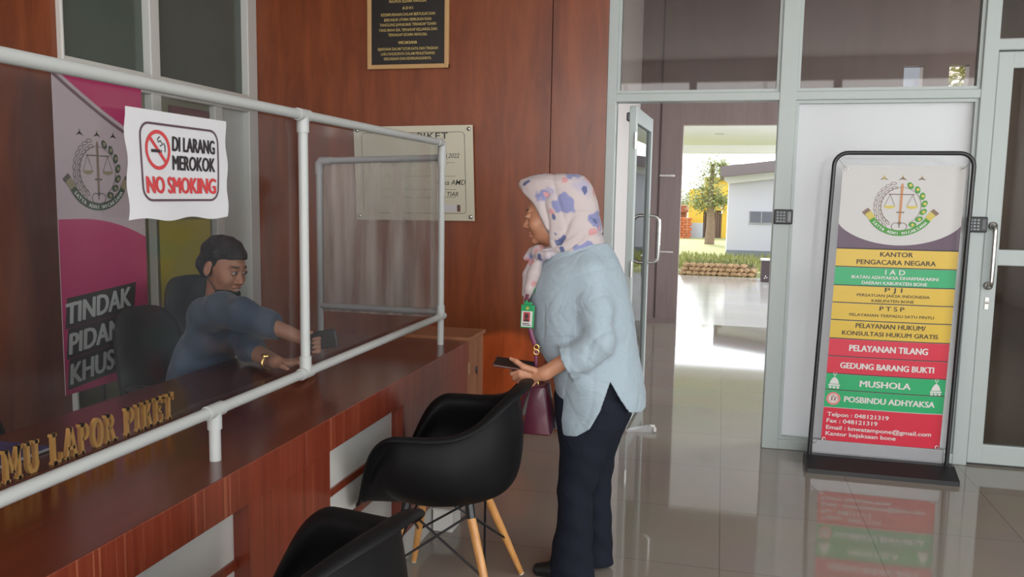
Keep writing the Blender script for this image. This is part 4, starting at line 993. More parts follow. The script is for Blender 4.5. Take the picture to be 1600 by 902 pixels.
def skin_cols(base, lip, brow, w, nails=()):
    inv = None
    def col(V):
        C = w((0, 0, 0)); ax = np.array([w((1, 0, 0)) - C, w((0, 1, 0)) - C, w((0, 0, 1)) - C]); L = (V - C) @ ax.T
        out = np.tile(np.array(base), (len(V), 1))
        def blend(mask, c): nonlocal out; out = out * (1 - mask[:, None]) + np.array(c) * mask[:, None]
        def blob(c, r, soft=.35):
            q = np.sqrt((((L - np.array(c)) / np.array(r)) ** 2).sum(1)); return np.clip((1 + soft - q) / soft, 0, 1)
        blend(blob((.098, 0, -.073), (.014, .021, .0085)), lip)
        blend(blob((.104, 0, -.0745), (.012, .0145, .0024), .5), (.62, .58, .52))
        for s in (-1, 1):
            blend(blob((.094, s * .033, .020), (.02, .020, .0036), .5), brow)
            blend(blob((.099, s * .031, -.004), (.014, .0135, .0042), .4), (.52, .48, .45)); blend(blob((.099, s * .029, -.004), (.014, .0052, .0050), .4), (.02, .012, .01))
            blend(blob((.097, s * .031, .0018), (.014, .0150, .0016), .6), brow)
        for c, r in nails:
            q = np.linalg.norm(V - np.array(c), axis=1) / r; blend(np.clip((1.2 - q) / .3, 0, 1), (.66, .42, .36))
        return out
    return col

# ---------------------------------------------------------------- the woman
wo = thing('person', 'woman in floral headscarf and light blue shirt leaning towards the counter, phone in hand', 'person', (-.50, 3.15, 0))
SKIN = attr_mat('skin', .5, .08)
RES = .0032
B = Field((-.86, 2.84, -.005), (-.20, 3.46, 1.62), RES)
fw, up_ = (-.985, -.02, -.17), (-.17, 0, .985)
HC = (-.640, 3.15, 1.440)
# torso, hips, legs beneath the clothes
B.loft([(.70, -.58, -.34, 3.02, 3.28), (.80, -.60, -.32, 3.0, 3.30), (1.0, -.64, -.36, 3.01, 3.29), (1.15, -.65, -.39, 3.0, 3.30), (1.24, -.62, -.42, 3.02, 3.28)], .03)
for y, dx in ((3.075, 0), (3.235, .035)):
    B.cap((-.46 + dx * .5, y, .74), (-.50 + dx, y, .42), .085, .058, .03); B.cap((-.50 + dx, y, .42), (-.50 + dx, y, .08), .052, .034, .02)
    B.cap((-.50 + dx, y, .06), (-.60 + dx, y, .032), .034, .026, .02); B.cap((-.49 + dx, y, .04), (-.47 + dx, y, .03), .028, .026, .01)
B.cap((-.53, 3.15, 1.22), (-.615, 3.15, 1.36), .062, .054, .03)
wmap, HR = head(B, HC, fw, up_)
# arms: her left (towards the camera) holds the phone, her right rests on the chair back
B.cap((-.47, 3.04, 1.19), (-.435, 2.985, .965), .046, .038, .02); B.cap((-.435, 2.985, .965), (-.615, 2.962, .845), .037, .026, .01)
B.cap((-.47, 3.27, 1.19), (-.47, 3.315, .965), .046, .038, .02); B.cap((-.47, 3.315, .965), (-.625, 3.075, .826), .040, .026, .01)
B.cap((-.608, 2.962, .848), (-.635, 2.965, .838), .025, .024, .01)                                                              # left wrist and palm
B.ell((-.672, 2.966, .838), (.042, .016, .030), rot_rows((-1, 0, .05), (0, .35, 1)), .014)
TH = [(-.652, 2.955, .856), (-.690, 2.944, .868), (-.718, 2.948, .885), (-.742, 2.956, .893)]
B.chain(TH, [.013, .0115, .0095, .0075], .006)
LH = [[(-.672, 2.960, .842), (-.706, 2.948, .848), (-.737, 2.958, .835), (-.747, 2.984, .836), (-.742, 3.006, .846)],
      [(-.668, 2.962, .836), (-.704, 2.948, .836), (-.728, 2.960, .817), (-.737, 2.990, .821), (-.731, 3.014, .838)],
      [(-.664, 2.964, .830), (-.696, 2.952, .825), (-.712, 2.966, .805), (-.720, 2.996, .812), (-.714, 3.018, .832)],
      [(-.660, 2.968, .824), (-.685, 2.960, .814), (-.696, 2.974, .797), (-.702, 2.998, .804), (-.698, 3.014, .822)]]
for i, fch in enumerate(LH): B.chain(fch, [(.0125, .0105, .0090, .0082, .0068), (.0125, .0108, .0092, .0084, .0070), (.012, .0102, .0088, .008, .0066), (.0115, .0092, .0078, .007, .006)][i], .003)
B.cap((-.622, 3.078, .828), (-.642, 3.062, .815), .025, .023, .01)                                                              # right wrist and palm
B.ell((-.676, 3.030, .794), (.045, .034, .015), rot_rows((-.62, -.42, -.50), (-.35, .0, .75)), .014)
RH = [[(-.690, 3.006, .790), (-.722, 2.990, .772), (-.750, 2.978, .747), (-.772, 2.972, .726)],
      [(-.694, 3.022, .784), (-.724, 3.010, .764), (-.746, 3.000, .738), (-.760, 2.996, .716)],
      [(-.692, 3.040, .778), (-.716, 3.030, .756), (-.730, 3.022, .730), (-.738, 3.018, .708)],
      [(-.684, 3.054, .774), (-.702, 3.048, .752), (-.710, 3.042, .730), (-.714, 3.040, .712)]]
for i, fch in enumerate(RH): B.chain(fch, [(.012, .0098, .0084, .0066), (.012, .010, .0086, .0068), (.0118, .0096, .0082, .0064), (.011, .0086, .0074, .006)][i], .003)
B.chain([(-.655, 3.012, .808), (-.668, 2.985, .798), (-.690, 2.966, .786), (-.706, 2.958, .774)], [.013, .0115, .0095, .0075], .006)
nails = [((-.748, 2.952, .897), .006), ((-.778, 2.968, .728), .0055), ((-.765, 2.990, .716), .0055)]
B.build('body', SKIN, wo, 2, skin_cols((.46, .215, .125), (.40, .10, .085), (.055, .03, .022), wmap, nails))
bpy.context.view_layer.update()
def adopt(o, p):
    bpy.context.view_layer.update(); o.parent = p; o.matrix_parent_inverse = p.matrix_world.inverted(); return o
for ch in wo.children: adopt(ch, wo)

# shirt
def cloth_mat(name, c, scale=6, strength=.35, rough=.85, weave=500):
    m, n, l, p = nodes_of(name); tc = n.new('ShaderNodeTexCoord')
    a = n.new('ShaderNodeTexNoise'); a.inputs['Scale'].default_value = scale; a.inputs['Detail'].default_value = 3; a.inputs['Distortion'].default_value = 1.2; l.new(tc.outputs['Object'], a.inputs['Vector'])
    b = n.new('ShaderNodeBump'); b.inputs['Strength'].default_value = strength; b.inputs['Distance'].default_value = .02; l.new(a.outputs['Fac'], b.inputs['Height'])
    a2 = n.new('ShaderNodeTexNoise'); a2.inputs['Scale'].default_value = weave; l.new(tc.outputs['Object'], a2.inputs['Vector'])
    b2 = n.new('ShaderNodeBump'); b2.inputs['Strength'].default_value = .12; b2.inputs['Distance'].default_value = .002; l.new(a2.outputs['Fac'], b2.inputs['Height']); l.new(b.outputs['Normal'], b2.inputs['Normal']); l.new(b2.outputs['Normal'], p.inputs['Normal'])
    p.inputs['Base Color'].default_value = (*c, 1); p.inputs['Roughness'].default_value = rough; p.inputs['Sheen Weight'].default_value = .15
    return m, n, l, p
SHIRT = cloth_mat('shirt_blue', (.30, .37, .42), 10, .55)[0]
S = Field((-.80, 2.82, .56), (-.20, 3.48, 1.38), .0045)
S.loft([(.58, -.598, -.255, 2.955, 3.345), (.66, -.604, -.252, 2.955, 3.345), (.75, -.606, -.258, 2.955, 3.345), (.84, -.628, -.275, 2.960, 3.340), (.90, -.672, -.288, 2.965, 3.335), (.96, -.704, -.298, 2.968, 3.332),
        (1.02, -.716, -.308, 2.968, 3.332), (1.08, -.718, -.320, 2.968, 3.332), (1.14, -.712, -.334, 2.970, 3.330), (1.20, -.690, -.350, 2.975, 3.325), (1.25, -.665, -.370, 3.00, 3.300), (1.29, -.655, -.392, 3.035, 3.265), (1.325, -.635, -.42, 3.07, 3.23)], .02)
for s, y0, pts in ((1, 3.0, [(-.470, 3.045, 1.215), (-.440, 3.000, 1.09), (-.420, 2.970, .970), (-.466, 2.960, .925), (-.520, 2.960, .898)]), (-1, 3.30, [(-.465, 3.285, 1.205), (-.45, 3.325, 1.08), (-.462, 3.33, .968), (-.500, 3.268, .928), (-.538, 3.20, .895)])):
    A_ = Field((-.80, 2.82, .56), (-.20, 3.48, 1.38), .0045)        # sleeve, its rolled cuff cut square
    A_.chain(pts, [.064, .060, .058, .056, .050], .03)
    e0, e1 = np.array(pts[3]), np.array(pts[4]); dr = (e1 - e0) / np.linalg.norm(e1 - e0); e1 = e1 + dr * .012
    A_.cap(e0 + dr * .012, e1 + dr * .05, .060, .066, .004)
    rad_ = lambda X, Y, Z: (X - e1[0]) * dr[0] + (Y - e1[1]) * dr[1] + (Z - e1[2]) * dr[2]
    A_.warp(lambda X, Y, Z, d: np.maximum(d, rad_(X, Y, Z)))
    def creases(X, Y, Z, d):
        t = (X + .43) * .8 - (Z - .95); rd = 1 - np.abs(np.sin(t * 34 + 1.4 * np.sin(Z * 21 + Y * 17)))
        r2 = 1 - np.abs(np.sin((X * .55 + Z) * 40 + 2.0 * np.sin(X * 17)))
        return d + .0055 * rd ** 3 * np.clip((1.10 - Z) / .1, 0, 1) * np.clip((Z - .86) / .05, 0, 1) * np.clip((X + .52) / .05, 0, 1) + .0016 * r2 ** 4
    A_.warp(creases)
    h_ = np.clip(0.5 + 0.5 * (S.d - A_.d) / .030, 0, 1); S.d = (S.d * (1 - h_) + A_.d * h_ - .030 * h_ * (1 - h_)).astype(np.float32)
def hem(X): return np.interp(X, [-.70, -.60, -.54, -.49, -.44, -.405, -.373, -.345, -.305, -.27, -.22], [.605, .602, .602, .612, .648, .715, .825, .775, .706, .694, .70])
def folds(X, Y, Z, d):
    rr = 1 - np.abs(np.sin((X * .9 - Z * .55) * 26 + 1.8 * np.sin(Z * 8 + X * 6 + Y * 5))); r3 = 1 - np.abs(np.sin((X * .35 + Z * .5) * 30 + 1.5 * np.sin(X * 13 + 1)))
    d = d + .0030 * rr ** 5 + .0018 * r3 ** 5 * np.clip((1.1 - Z) / .2, 0, 1)
    g = np.sin(X * 30 + Z * 14 + 2.0 * np.sin(Z * 6 + Y * 5)) * .0022 + np.sin((Z * .5 - X) * 34 + 1.5 * np.sin(Y * 12)) * .0012
    g = g * np.clip((1.22 - Z) / .2, 0.25, 1)
    d = d + g
    pk = np.maximum(np.abs(X + .565) - .058, np.abs(Z - 1.045 - (X + .565) * .12) - .06); d = np.where((Y < 3.06) & (pk < 0), d - .0030, d)       # chest pocket
    plk = np.abs(X + .352 + (Z - 1.0) * .1) 
    return d
S.warp(folds)
S.warp(lambda X, Y, Z, d: np.maximum(d, np.where(Y + 0 * X > 2.0, hem(X) - Z, -1)))
S.warp(lambda X, Y, Z, d: np.maximum(d, -np.maximum(d + .016, Z - .86)))   # hollow below the waist
bpy.context.view_layer.update()
adopt(S.build('shirt', SHIRT, None, 1), wo)
# collar line and button placket edge at the front
# trousers
TROU, _n, _l, _p = cloth_mat('trousers_navy', (.0085, .0105, .019), 9, .45, .85); _p.inputs['Sheen Weight'].default_value = 0; _p.inputs['Specular IOR Level'].default_value = .2
T = Field((-.68, 2.94, .005), (-.22, 3.38, .95), .0045)
T.loft([(.66, -.592, -.318, 3.0, 3.31), (.72, -.60, -.300, 2.985, 3.325), (.80, -.605, -.285, 2.98, 3.33), (.90, -.62, -.32, 2.985, 3.32)], .03)
T.loft([(.015, -.612, -.418, 3.012, 3.150), (.06, -.605, -.424, 3.010, 3.150), (.12, -.592, -.432, 3.008, 3.150), (.25, -.574, -.438, 3.004, 3.150), (.36, -.576, -.436, 2.998, 3.150), (.46, -.570, -.410, 2.99, 3.152), (.55, -.574, -.374, 2.985, 3.156), (.64, -.588, -.325, 2.985, 3.16), (.74, -.595, -.30, 2.99, 3.16)], .03)
T.loft([(.015, -.558, -.366, 3.165, 3.30), (.12, -.548, -.378, 3.163, 3.302), (.25, -.530, -.384, 3.160, 3.304), (.36, -.535, -.386, 3.158, 3.308), (.46, -.545, -.378, 3.155, 3.312), (.55, -.560, -.35, 3.152, 3.318), (.64, -.580, -.318, 3.15, 3.322), (.74, -.59, -.29, 3.15, 3.322)], .03)
T.warp(lambda X, Y, Z, d: d + np.sin(Z * 60 + 3 * np.sin(X * 14) + Y * 20) * .0018 * np.clip((.6 - Z) / .2, .3, 1) + np.sin(Z * 23 + X * 30) * .002)
T.warp(lambda X, Y, Z, d: np.maximum(d, -np.maximum(d + .012, Z - .10)))
adopt(T.build('trousers', TROU, None, 1), wo)
# headscarf
SCARF, n, l, p = cloth_mat('scarf_floral', (.52, .43, .42), 9, .25, .8, 300)
tc = n.new('ShaderNodeTexCoord'); prev = None
def blotch(scale, lo, hi, c, seed, base):
    nz = n.new('ShaderNodeTexVoronoi'); nz.feature = 'F1'; nz.inputs['Scale'].default_value = scale
    mp = n.new('ShaderNodeMapping'); mp.inputs['Location'].default_value = seed; ds_ = n.new('ShaderNodeTexNoise'); ds_.inputs['Scale'].default_value = 14; ds_.inputs['Detail'].default_value = 2
    l.new(tc.outputs['Object'], ds_.inputs['Vector']); ad = n.new('ShaderNodeMix'); ad.data_type = 'RGBA'; ad.blend_type = 'ADD'; ad.inputs['Factor'].default_value = .10
    l.new(tc.outputs['Object'], ad.inputs['A']); l.new(ds_.outputs['Color'], ad.inputs['B']); l.new(ad.outputs['Result'], mp.inputs['Vector']); l.new(mp.outputs['Vector'], nz.inputs['Vector'])
    cr = n.new('ShaderNodeValToRGB'); cr.color_ramp.elements[0].position = lo; cr.color_ramp.elements[1].position = hi; cr.color_ramp.elements[0].color = (1, 1, 1, 1); cr.color_ramp.elements[1].color = (0, 0, 0, 1)
    l.new(nz.outputs['Distance'], cr.inputs['Fac']); mx = n.new('ShaderNodeMix'); mx.data_type = 'RGBA'; mx.inputs['B'].default_value = (*c, 1)
    l.new(cr.outputs['Color'], mx.inputs['Factor'])
    if isinstance(base, tuple): mx.inputs['A'].default_value = (*base, 1)
    else: l.new(base, mx.inputs['A'])
    return mx.outputs['Result']
o_ = blotch(8, .16, .40, (.36, .33, .42), (7.1, 6.3, 3.1), (.45, .385, .38)); o_ = blotch(7.5, .27, .32, (.19, .20, .36), (.33, .12, .2), o_); o_ = blotch(13, .20, .25, (.48, .24, .25), (2.3, 1.1, .7), o_); o_ = blotch(12, .17, .21, (.085, .10, .21), (5.1, 3.7, 1.9), o_)
l.new(o_, p.inputs['Base Color'])
H = Field((-.84, 2.96, 1.06), (-.38, 3.36, 1.63), .004)
H.loft([(1.585, -.67, -.545, 3.12, 3.18), (1.578, -.715, -.518, 3.09, 3.21), (1.56, -.765, -.498, 3.068, 3.232), (1.535, -.785, -.482, 3.055, 3.245), (1.48, -.775, -.462, 3.048, 3.252), (1.42, -.765, -.450, 3.047, 3.253), (1.37, -.74, -.440, 3.047, 3.253), (1.33, -.715, -.432, 3.045, 3.255), (1.30, -.70, -.418, 3.04, 3.26), (1.275, -.69, -.400, 3.045, 3.255), (1.25, -.68, -.405, 3.07, 3.23)], .01, 2.25)
# the opening slopes from the forehead peak down to the chin; the face fills it
def open_face(X, Y, Z, d):
    line = np.interp(Z, [1.24, 1.285, 1.306, 1.36, 1.42, 1.48, 1.539, 1.60], [-.80, -.80, -.648, -.660, -.690, -.722, -.772, -.80]) + .30 * np.abs(Y - 3.15) * np.clip((1.56 - Z) / .1, .2, 1)
    cut = np.where(Z > 1.290, line - X, -1)
    return np.maximum(d, cut)
H.warp(open_face)
H.ell((-.80, 3.15, 1.41), (.135, .088, .135), None, .006, True)
def drape(X, Y, Z, d):
    an = np.arctan2(Z - 1.275, X + .690 + .0 * Y); rr = np.sqrt((Z - 1.275) ** 2 + (X + .690) ** 2)
    c1 = (1 - np.abs(np.sin(an * 5.5 + 1.2 * np.sin(rr * 22)))) ** 3 * np.clip(rr / .08, 0, 1) * np.clip((.31 - rr) / .10, 0, 1)
    c2 = (1 - np.abs(np.sin((Z - 1.33) * 70 - (X + .5) * 18 + 1.5 * np.sin(X * 30)))) ** 3 * np.clip((1.385 - Z) / .04, 0, 1) * np.clip((X + .64) / .06, 0, 1)
    c3 = (1 - np.abs(np.sin((X + .60 + (Z - 1.5) * .35) * 21))) ** 6 * np.clip((Z - 1.36) / .06, 0, 1)
    return d + .009 * c1 + .009 * c2 + .005 * c3
H.warp(drape)
H.cap((-.675, 3.09, 1.285), (-.665, 3.10, 1.262), .030, .026, .012)                                                            # knot
H.cap((-.700, 3.10, 1.285), (-.725, 3.10, 1.262), .020, .012, .008); H.cap((-.66, 3.065, 1.275), (-.63, 3.045, 1.278), .022, .016, .01)
H.chain([(-.672, 3.085, 1.262), (-.682, 3.055, 1.205), (-.696, 3.045, 1.150), (-.716, 3.046, 1.088)], [.020, .027, .021, .005], .006)
H.chain([(-.690, 3.10, 1.262), (-.715, 3.085, 1.20), (-.728, 3.08, 1.12)], [.018, .019, .007], .006)
adopt(H.build('headscarf', SCARF, None, 1), wo)
# shoes
SHOE = mat('shoe_black', (.010, .010, .010), .3)
for y, dx in ((3.078, 0), (3.235, .045)):
    q = Field((-.72 + dx, y - .06, 0.0), (-.40 + dx, y + .06, .12), .004)
    q.cap((-.645 + dx, y, .028), (-.58 + dx, y, .036), .026, .036, .02); q.cap((-.58 + dx, y, .034), (-.46 + dx, y, .040), .034, .032, .02); q.cap((-.47 + dx, y, .055), (-.47 + dx, y, .085), .033, .030, .02)
    q.warp(lambda X, Y, Z, d: np.maximum(d, .004 - Z)); sh_ = adopt(q.build('shoe', SHOE, None, 1), wo)
# phone held in her left hand
ph_ = thing('phone', 'dark phone in a red-brown case held in the left hand of the woman', 'phone', (-.735, 2.99, .866))
ph_.rotation_euler = (math.radians(16), math.radians(5), math.radians(4))
MB().box(-.080, -.037, -.0045, .080, .037, .0045, .004).build('case', mat('phone_case', (.075, .018, .014), .35), ph_)
MB().box(-.076, -.033, .0044, .076, .033, .0052, .0003).build('screen', mat('phone_glass', (.012, .010, .010), .3), ph_)
MB().box(.050, -.030, -.0058, .074, -.006, -.0044, .001).build('camera_bump', BLACKP, ph_)
# identity badge on its lanyard
bd = thing('identity_badge', 'green identity badge on a maroon lanyard at the chest of the woman', 'badge', (-.69, 3.04, 1.05))
LAN = mat('lanyard_maroon', (.13, .03, .06), .7); BGR = mat('badge_green', (.02, .28, .10), .45)
m = MB(); m.tube([(-.700, 3.06, 1.16), (-.702, 3.025, 1.12), (-.700, 3.012, 1.10)], .007, 8, flatn=((0, 1, 0), .3)); part_of(bd, m, 'lanyard', LAN)
m = MB(); m.ball((-.690, 3.038, 1.150), (.017, .008, .018)); m.tube([(-.700, 3.012, 1.108), (-.698, 3.008, 1.092)], .005, 8); part_of(bd, m, 'clip', BGR)
BF = frame((-.722, 3.005, 1.005), (.97, -.22, .02), (.03, .02, 1))
m = MB(BF); m.box(0, 0, -.005, .056, .088, 0, .003); m.box(.012, .088, -.004, .044, .098, 0, .002); part_of(bd, m, 'holder', BGR)
part_of(bd, MB(BF).rect(.005, .005, .050, .064, .0006), 'card', flat('card_white', (.62, .62, .60)))
part_of(bd, MB(BF).rect(.012, .024, .040, .060, .0012), 'portrait', flat('portrait_red', (.40, .05, .06)))
part_of(bd, MB(BF).disc((.026, .045), .008, .0018, 14, rv=.010).poly([(.015, .025), (.037, .025), (.034, .034), (.018, .034)], .0018), 'portrait_figure', flat('portrait_dark', (.05, .03, .03)))
part_of(bd, MB(BF).rect(.010, .010, .044, .013, .0012).rect(.010, .016, .038, .019, .0012), 'text_line', BT)
m = MB(BF); m.disc((.028, .075), .006, .0008, 14); part_of(bd, m, 'badge_mark', flat('mark_gold', (.50, .40, .08)))
# handbag hanging in front of her
hb = thing('handbag', 'burgundy leather handbag hanging from a strap in front of the light blue shirt', 'handbag', (-.69, 3.10, .60))
BURG = mat('burgundy_leather', (.085, .014, .030), .28, 0, .5, bump=(60, .05), coat=.3); BUR2 = mat('burgundy_strap', (.15, .025, .075), .4)
def bag_body(x0a, x0b, x1a, x1b, z0, z1, ya, yb, inset):
    vs = [(x0a, ya, z0), (x0b, ya, z0), (x0b, yb, z0), (x0a, yb, z0), (x1a, ya + inset, z1), (x1b, ya + inset, z1), (x1b, yb - inset, z1), (x1a, yb - inset, z1)]
    bm = bmesh.new(); V = [bm.verts.new(v) for v in vs]
    for f in [(3, 2, 1, 0), (4, 5, 6, 7), (0, 1, 5, 4), (1, 2, 6, 5), (2, 3, 7, 6), (3, 0, 4, 7)]: bm.faces.new([V[i] for i in f])
    bmesh.ops.bevel(bm, geom=list(bm.edges), offset=.007, segments=3, affect='EDGES', profile=.6); bm.verts.index_update()
    m = MB(); m.add([v.co[:] for v in bm.verts], [[v.index for v in f.verts] for f in bm.faces], True); bm.free(); return m
part_of(hb, bag_body(-.703, -.592, -.676, -.620, .600, .785, 2.985, 3.115, .010), 'bag_body', BURG)
m = MB(); m.prism([(-.622, .787), (-.650, .793), (-.680, .790), (-.697, .76), (-.727, .660), (-.723, .648), (-.714, .652), (-.690, .75), (-.672, .782)], 2.992, 3.108, 'y'); part_of(hb, m, 'flap', BURG)
for a_, b_ in (((-.673, 2.9925, .778), (-.700, 2.985, .612)), ((-.623, 2.9925, .778), (-.595, 2.985, .612))): part_of(hb, MB().tube([a_, b_], .0022, 6), 'piping', mat('burgundy_dark', (.05, .008, .02), .5))
for z in (.797, .917, .935): part_of(hb, MB().tube([(-.655 + .010 * math.cos(t), 2.997, z + .010 * math.sin(t)) for t in [2 * math.pi * k / 14 for k in range(14)]], .0028, 8, closed=True), 'ring', GOLD)
part_of(hb, MB().tube([(-.655, 2.996, .806), (-.655, 2.996, .83)], .004, 8), 'clasp', GOLD)
m = MB(); m.tube([(-.660, 3.0, .94), (-.672, 2.998, .97), (-.690, 3.006, 1.03), (-.704, 3.025, 1.09), (-.708, 3.055, 1.15), (-.70, 3.085, 1.215), (-.685, 3.11, 1.255)], .0085, 10, flatn=((0, 1, 0), .35)); part_of(hb, m, 'strap', BUR2)
m = MB(); m.tube([(-.655, 2.998, .83), (-.657, 2.998, .93)], .0065, 8, flatn=((0, 1, 0), .35)); part_of(hb, m, 'strap_end', BUR2)

# ---------------------------------------------------------------- the seated man
mn = thing('person', 'seated man in dark blue-grey shirt with lowered black mask, behind the plastic screen', 'person', (-2.1, 3.1, 0))
M_ = Field((-2.48, 2.68, .02), (-1.50, 3.42, 1.34), .0045)
MH = (-2.010, 3.05, 1.190); mf, mu = (.95, -.16, -.26), (.26, .0, .965)
M_.loft([(.44, -2.30, -2.06, 2.92, 3.28), (.60, -2.29, -2.08, 2.95, 3.25), (.80, -2.23, -2.05, 2.95, 3.25), (.93, -2.155, -1.98, 2.95, 3.22), (1.0, -2.115, -1.97, 2.99, 3.17)], .03)
M_.cap((-2.06, 3.08, 1.0), (-2.035, 3.06, 1.12), .058, .052, .03)
mw, MR = head(M_, MH, mf, mu)
M_.cap((-2.05, 3.20, .95), (-1.90, 3.06, .835), .052, .042, .02); M_.cap((-1.90, 3.06, .835), (-1.70, 2.93, .822), .042, .027, .01)
M_.cap((-2.05, 2.97, .985), (-1.845, 2.90, 1.015), .052, .042, .02); M_.cap((-1.845, 2.90, 1.015), (-1.63, 2.985, .918), .042, .027, .01)
for s in (2.98, 3.20): M_.cap((-2.14, s, .46), (-1.78, s, .50), .085, .065, .03); M_.cap((-1.78, s, .50), (-1.76, s, .10), .06, .038, .02); M_.cap((-1.77, s, .06), (-1.62, s, .055), .036, .03, .02)
# near hand flat on the worktop, fingers forward
M_.ell((-1.665, 2.945, .818), (.045, .036, .018), rot_rows((.92, .38, 0), (0, 0, 1)), .012)
for i, (a, L_) in enumerate(((-.10, .075), (.14, .085), (.36, .08), (.60, .065))):
    b0 = np.array((-1.632 + i * -.006, 2.925 + i * .017, .822)); dn = np.array((math.cos(a), math.sin(a), 0))
    M_.chain([b0, b0 + dn * L_ * .45 + (0, 0, .008), b0 + dn * L_ * .8 + (0, 0, -.008), b0 + dn * L_ + (0, 0, -.022)], [.0105, .0095, .0085, .007], .004)
M_.chain([(-1.685, 2.915, .818), (-1.655, 2.895, .815), (-1.628, 2.888, .808)], [.013, .011, .008], .006)
# far hand raised around the phone
M_.ell((-1.600, 3.005, .903), (.042, .022, .030), rot_rows((.85, -.5, -.1), (0, 0, 1)), .012)
for i in range(4):
    z = .922 - i * .0175; M_.chain([(-1.575, 2.992, z), (-1.545, 2.985, z), (-1.530, 2.962, z), (-1.548, 2.946, z)], [.0105, .0095, .0085, .007], .003)
M_.chain([(-1.60, 2.985, .928), (-1.578, 2.958, .942), (-1.556, 2.950, .948)], [.013, .011, .008], .006)
adopt(M_.build('body', SKIN, None, 2, skin_cols((.40, .19, .115), (.34, .11, .09), (.03, .02, .016), mw)), mn)
UNI = cloth_mat('uniform_shirt', (.060, .085, .125), 6, .3)[0]; UTR = cloth_mat('uniform_trousers', (.02, .022, .028), 6, .3)[0]
u = Field((-2.50, 2.66, .40), (-1.70, 3.44, 1.12), .005)
u.loft([(.42, -2.32, -2.045, 2.895, 3.30), (.60, -2.31, -2.055, 2.92, 3.275), (.80, -2.25, -2.04, 2.92, 3.275), (.93, -2.175, -1.955, 2.925, 3.25), (1.0, -2.135, -1.945, 2.96, 3.20), (1.06, -2.10, -1.965, 3.00, 3.14)], .03)
u.chain([(-2.05, 3.19, .955), (-1.98, 3.13, .90), (-1.90, 3.06, .845), (-1.86, 3.03, .838)], [.074, .064, .056, .048], .03)
u.chain([(-2.055, 2.975, .985), (-1.94, 2.93, 1.02), (-1.845, 2.90, 1.015), (-1.75, 2.938, .972), (-1.665, 2.972, .935)], [.074, .068, .062, .052, .040], .03)
u.warp(lambda X, Y, Z, d: d + .003 * np.sin(40 * X + 36 * Z + 2 * np.sin(14 * Y)))
adopt(u.build('shirt', UNI, None, 1), mn)
u = Field((-2.40, 2.84, .10), (-1.64, 3.34, .62), .006)
u.loft([(.40, -2.33, -1.97, 2.89, 3.29), (.54, -2.32, -2.0, 2.89, 3.29)], .03)
for s in (2.98, 3.20): u.cap((-2.12, s, .46), (-1.78, s, .50), .098, .078, .03); u.cap((-1.78, s, .50), (-1.76, s, .14), .074, .058, .02)
adopt(u.build('trousers', UTR, None, 1), mn)
for s in (2.98, 3.20):
    u = Field((-1.86, s - .07, 0), (-1.52, s + .07, .14), .005); u.cap((-1.78, s, .048), (-1.60, s, .04), .046, .036, .02); u.warp(lambda X, Y, Z, d: np.maximum(d, .004 - Z)); adopt(u.build('shoe', SHOE, None, 1), mn)
# hair cap, black mask pulled under the chin
HAIR = mat('hair_black', (.012, .011, .012), .6, bump=(120, .6))
u = Field((-2.22, 2.92, 1.04), (-1.88, 3.20, 1.37), .004)
u.ell(mw((-.010, 0, .040)), (.104, .081, .085), MR, .0); u.ell(mw((-.055, 0, -.01)), (.062, .076, .065), MR, .02)
C_ = np.array(MH); AX = np.array(MR)
def hair_cut(X, Y, Z, d):
    a = (X - C_[0]) * AX[0][0] + (Y - C_[1]) * AX[0][1] + (Z - C_[2]) * AX[0][2]; c = (X - C_[0]) * AX[2][0] + (Y - C_[1]) * AX[2][1] + (Z - C_[2]) * AX[2][2]
    b = (X - C_[0]) * AX[1][0] + (Y - C_[1]) * AX[1][1] + (Z - C_[2]) * AX[1][2]
    front = np.interp(c, [-.09, -.05, .0, .03, .046, .056, .12], [-.05, -.018, .012, .030, .060, .125, .14])
    return np.maximum(d + .004 * np.sin(a * 90 + b * 60) * np.sin(c * 80), a - front + .010 * np.sin(95 * b + 40 * c)) 
u.warp(hair_cut); adopt(u.build('hair', HAIR, None, 1), mn)
u = Field((-2.12, 2.93, 1.0), (-1.86, 3.17, 1.18), .004)
u.ell(mw((.052, 0, -.105)), (.052, .054, .036), MR, .0); u.ell(mw((.06, 0, -.05)), (.075, .08, .034), MR, .004, True)
mk = adopt(u.build('mask', mat('mask_black', (.014, .016, .02), .8), None, 1), mn)
m = MB(); m.tube([mw((.03, -.055, -.095)), mw((-.002, -.078, -.05)), mw((-.022, -.080, -.02))], .002, 6); adopt(m.build('mask_loop', mat('loop_black', (.03, .03, .03), .7), None), mn)
m = MB(); m.tube([(-1.735 + .030 * math.cos(t) * .15, 2.915 + .030 * math.cos(t), .822 + .030 * math.sin(t)) for t in [2 * math.pi * k / 20 for k in range(20)]], .006, 10, closed=True)
wt = adopt(m.build('watch_strap', GOLD, None), mn)
m = MB(); m.lathe([(0, .004), (.016, .004), (.018, 0), (.018, -.004)], M=frame((-1.735, 2.905, .853), (1, 0, 0), (0, 1, 0))); adopt(m.build('watch_case', GOLD, None), mn)
mp_ = thing('phone', 'black phone held up in the hand of the seated man, behind the plastic screen', 'phone', (-1.535, 2.97, .93))
mp_.rotation_euler = (0, math.radians(12), math.radians(-20))
MB().box(-.036, -.005, -.078, .036, .005, .078, .004).build('case', BLACKP, mp_); MB().box(-.0375, -.0048, -.07, -.036, .0048, .07).build('edge', BLACKM, mp_)
mp_.rotation_euler = (0, math.radians(78), math.radians(-12)); mp_.location = (-1.525, 2.972, .915)
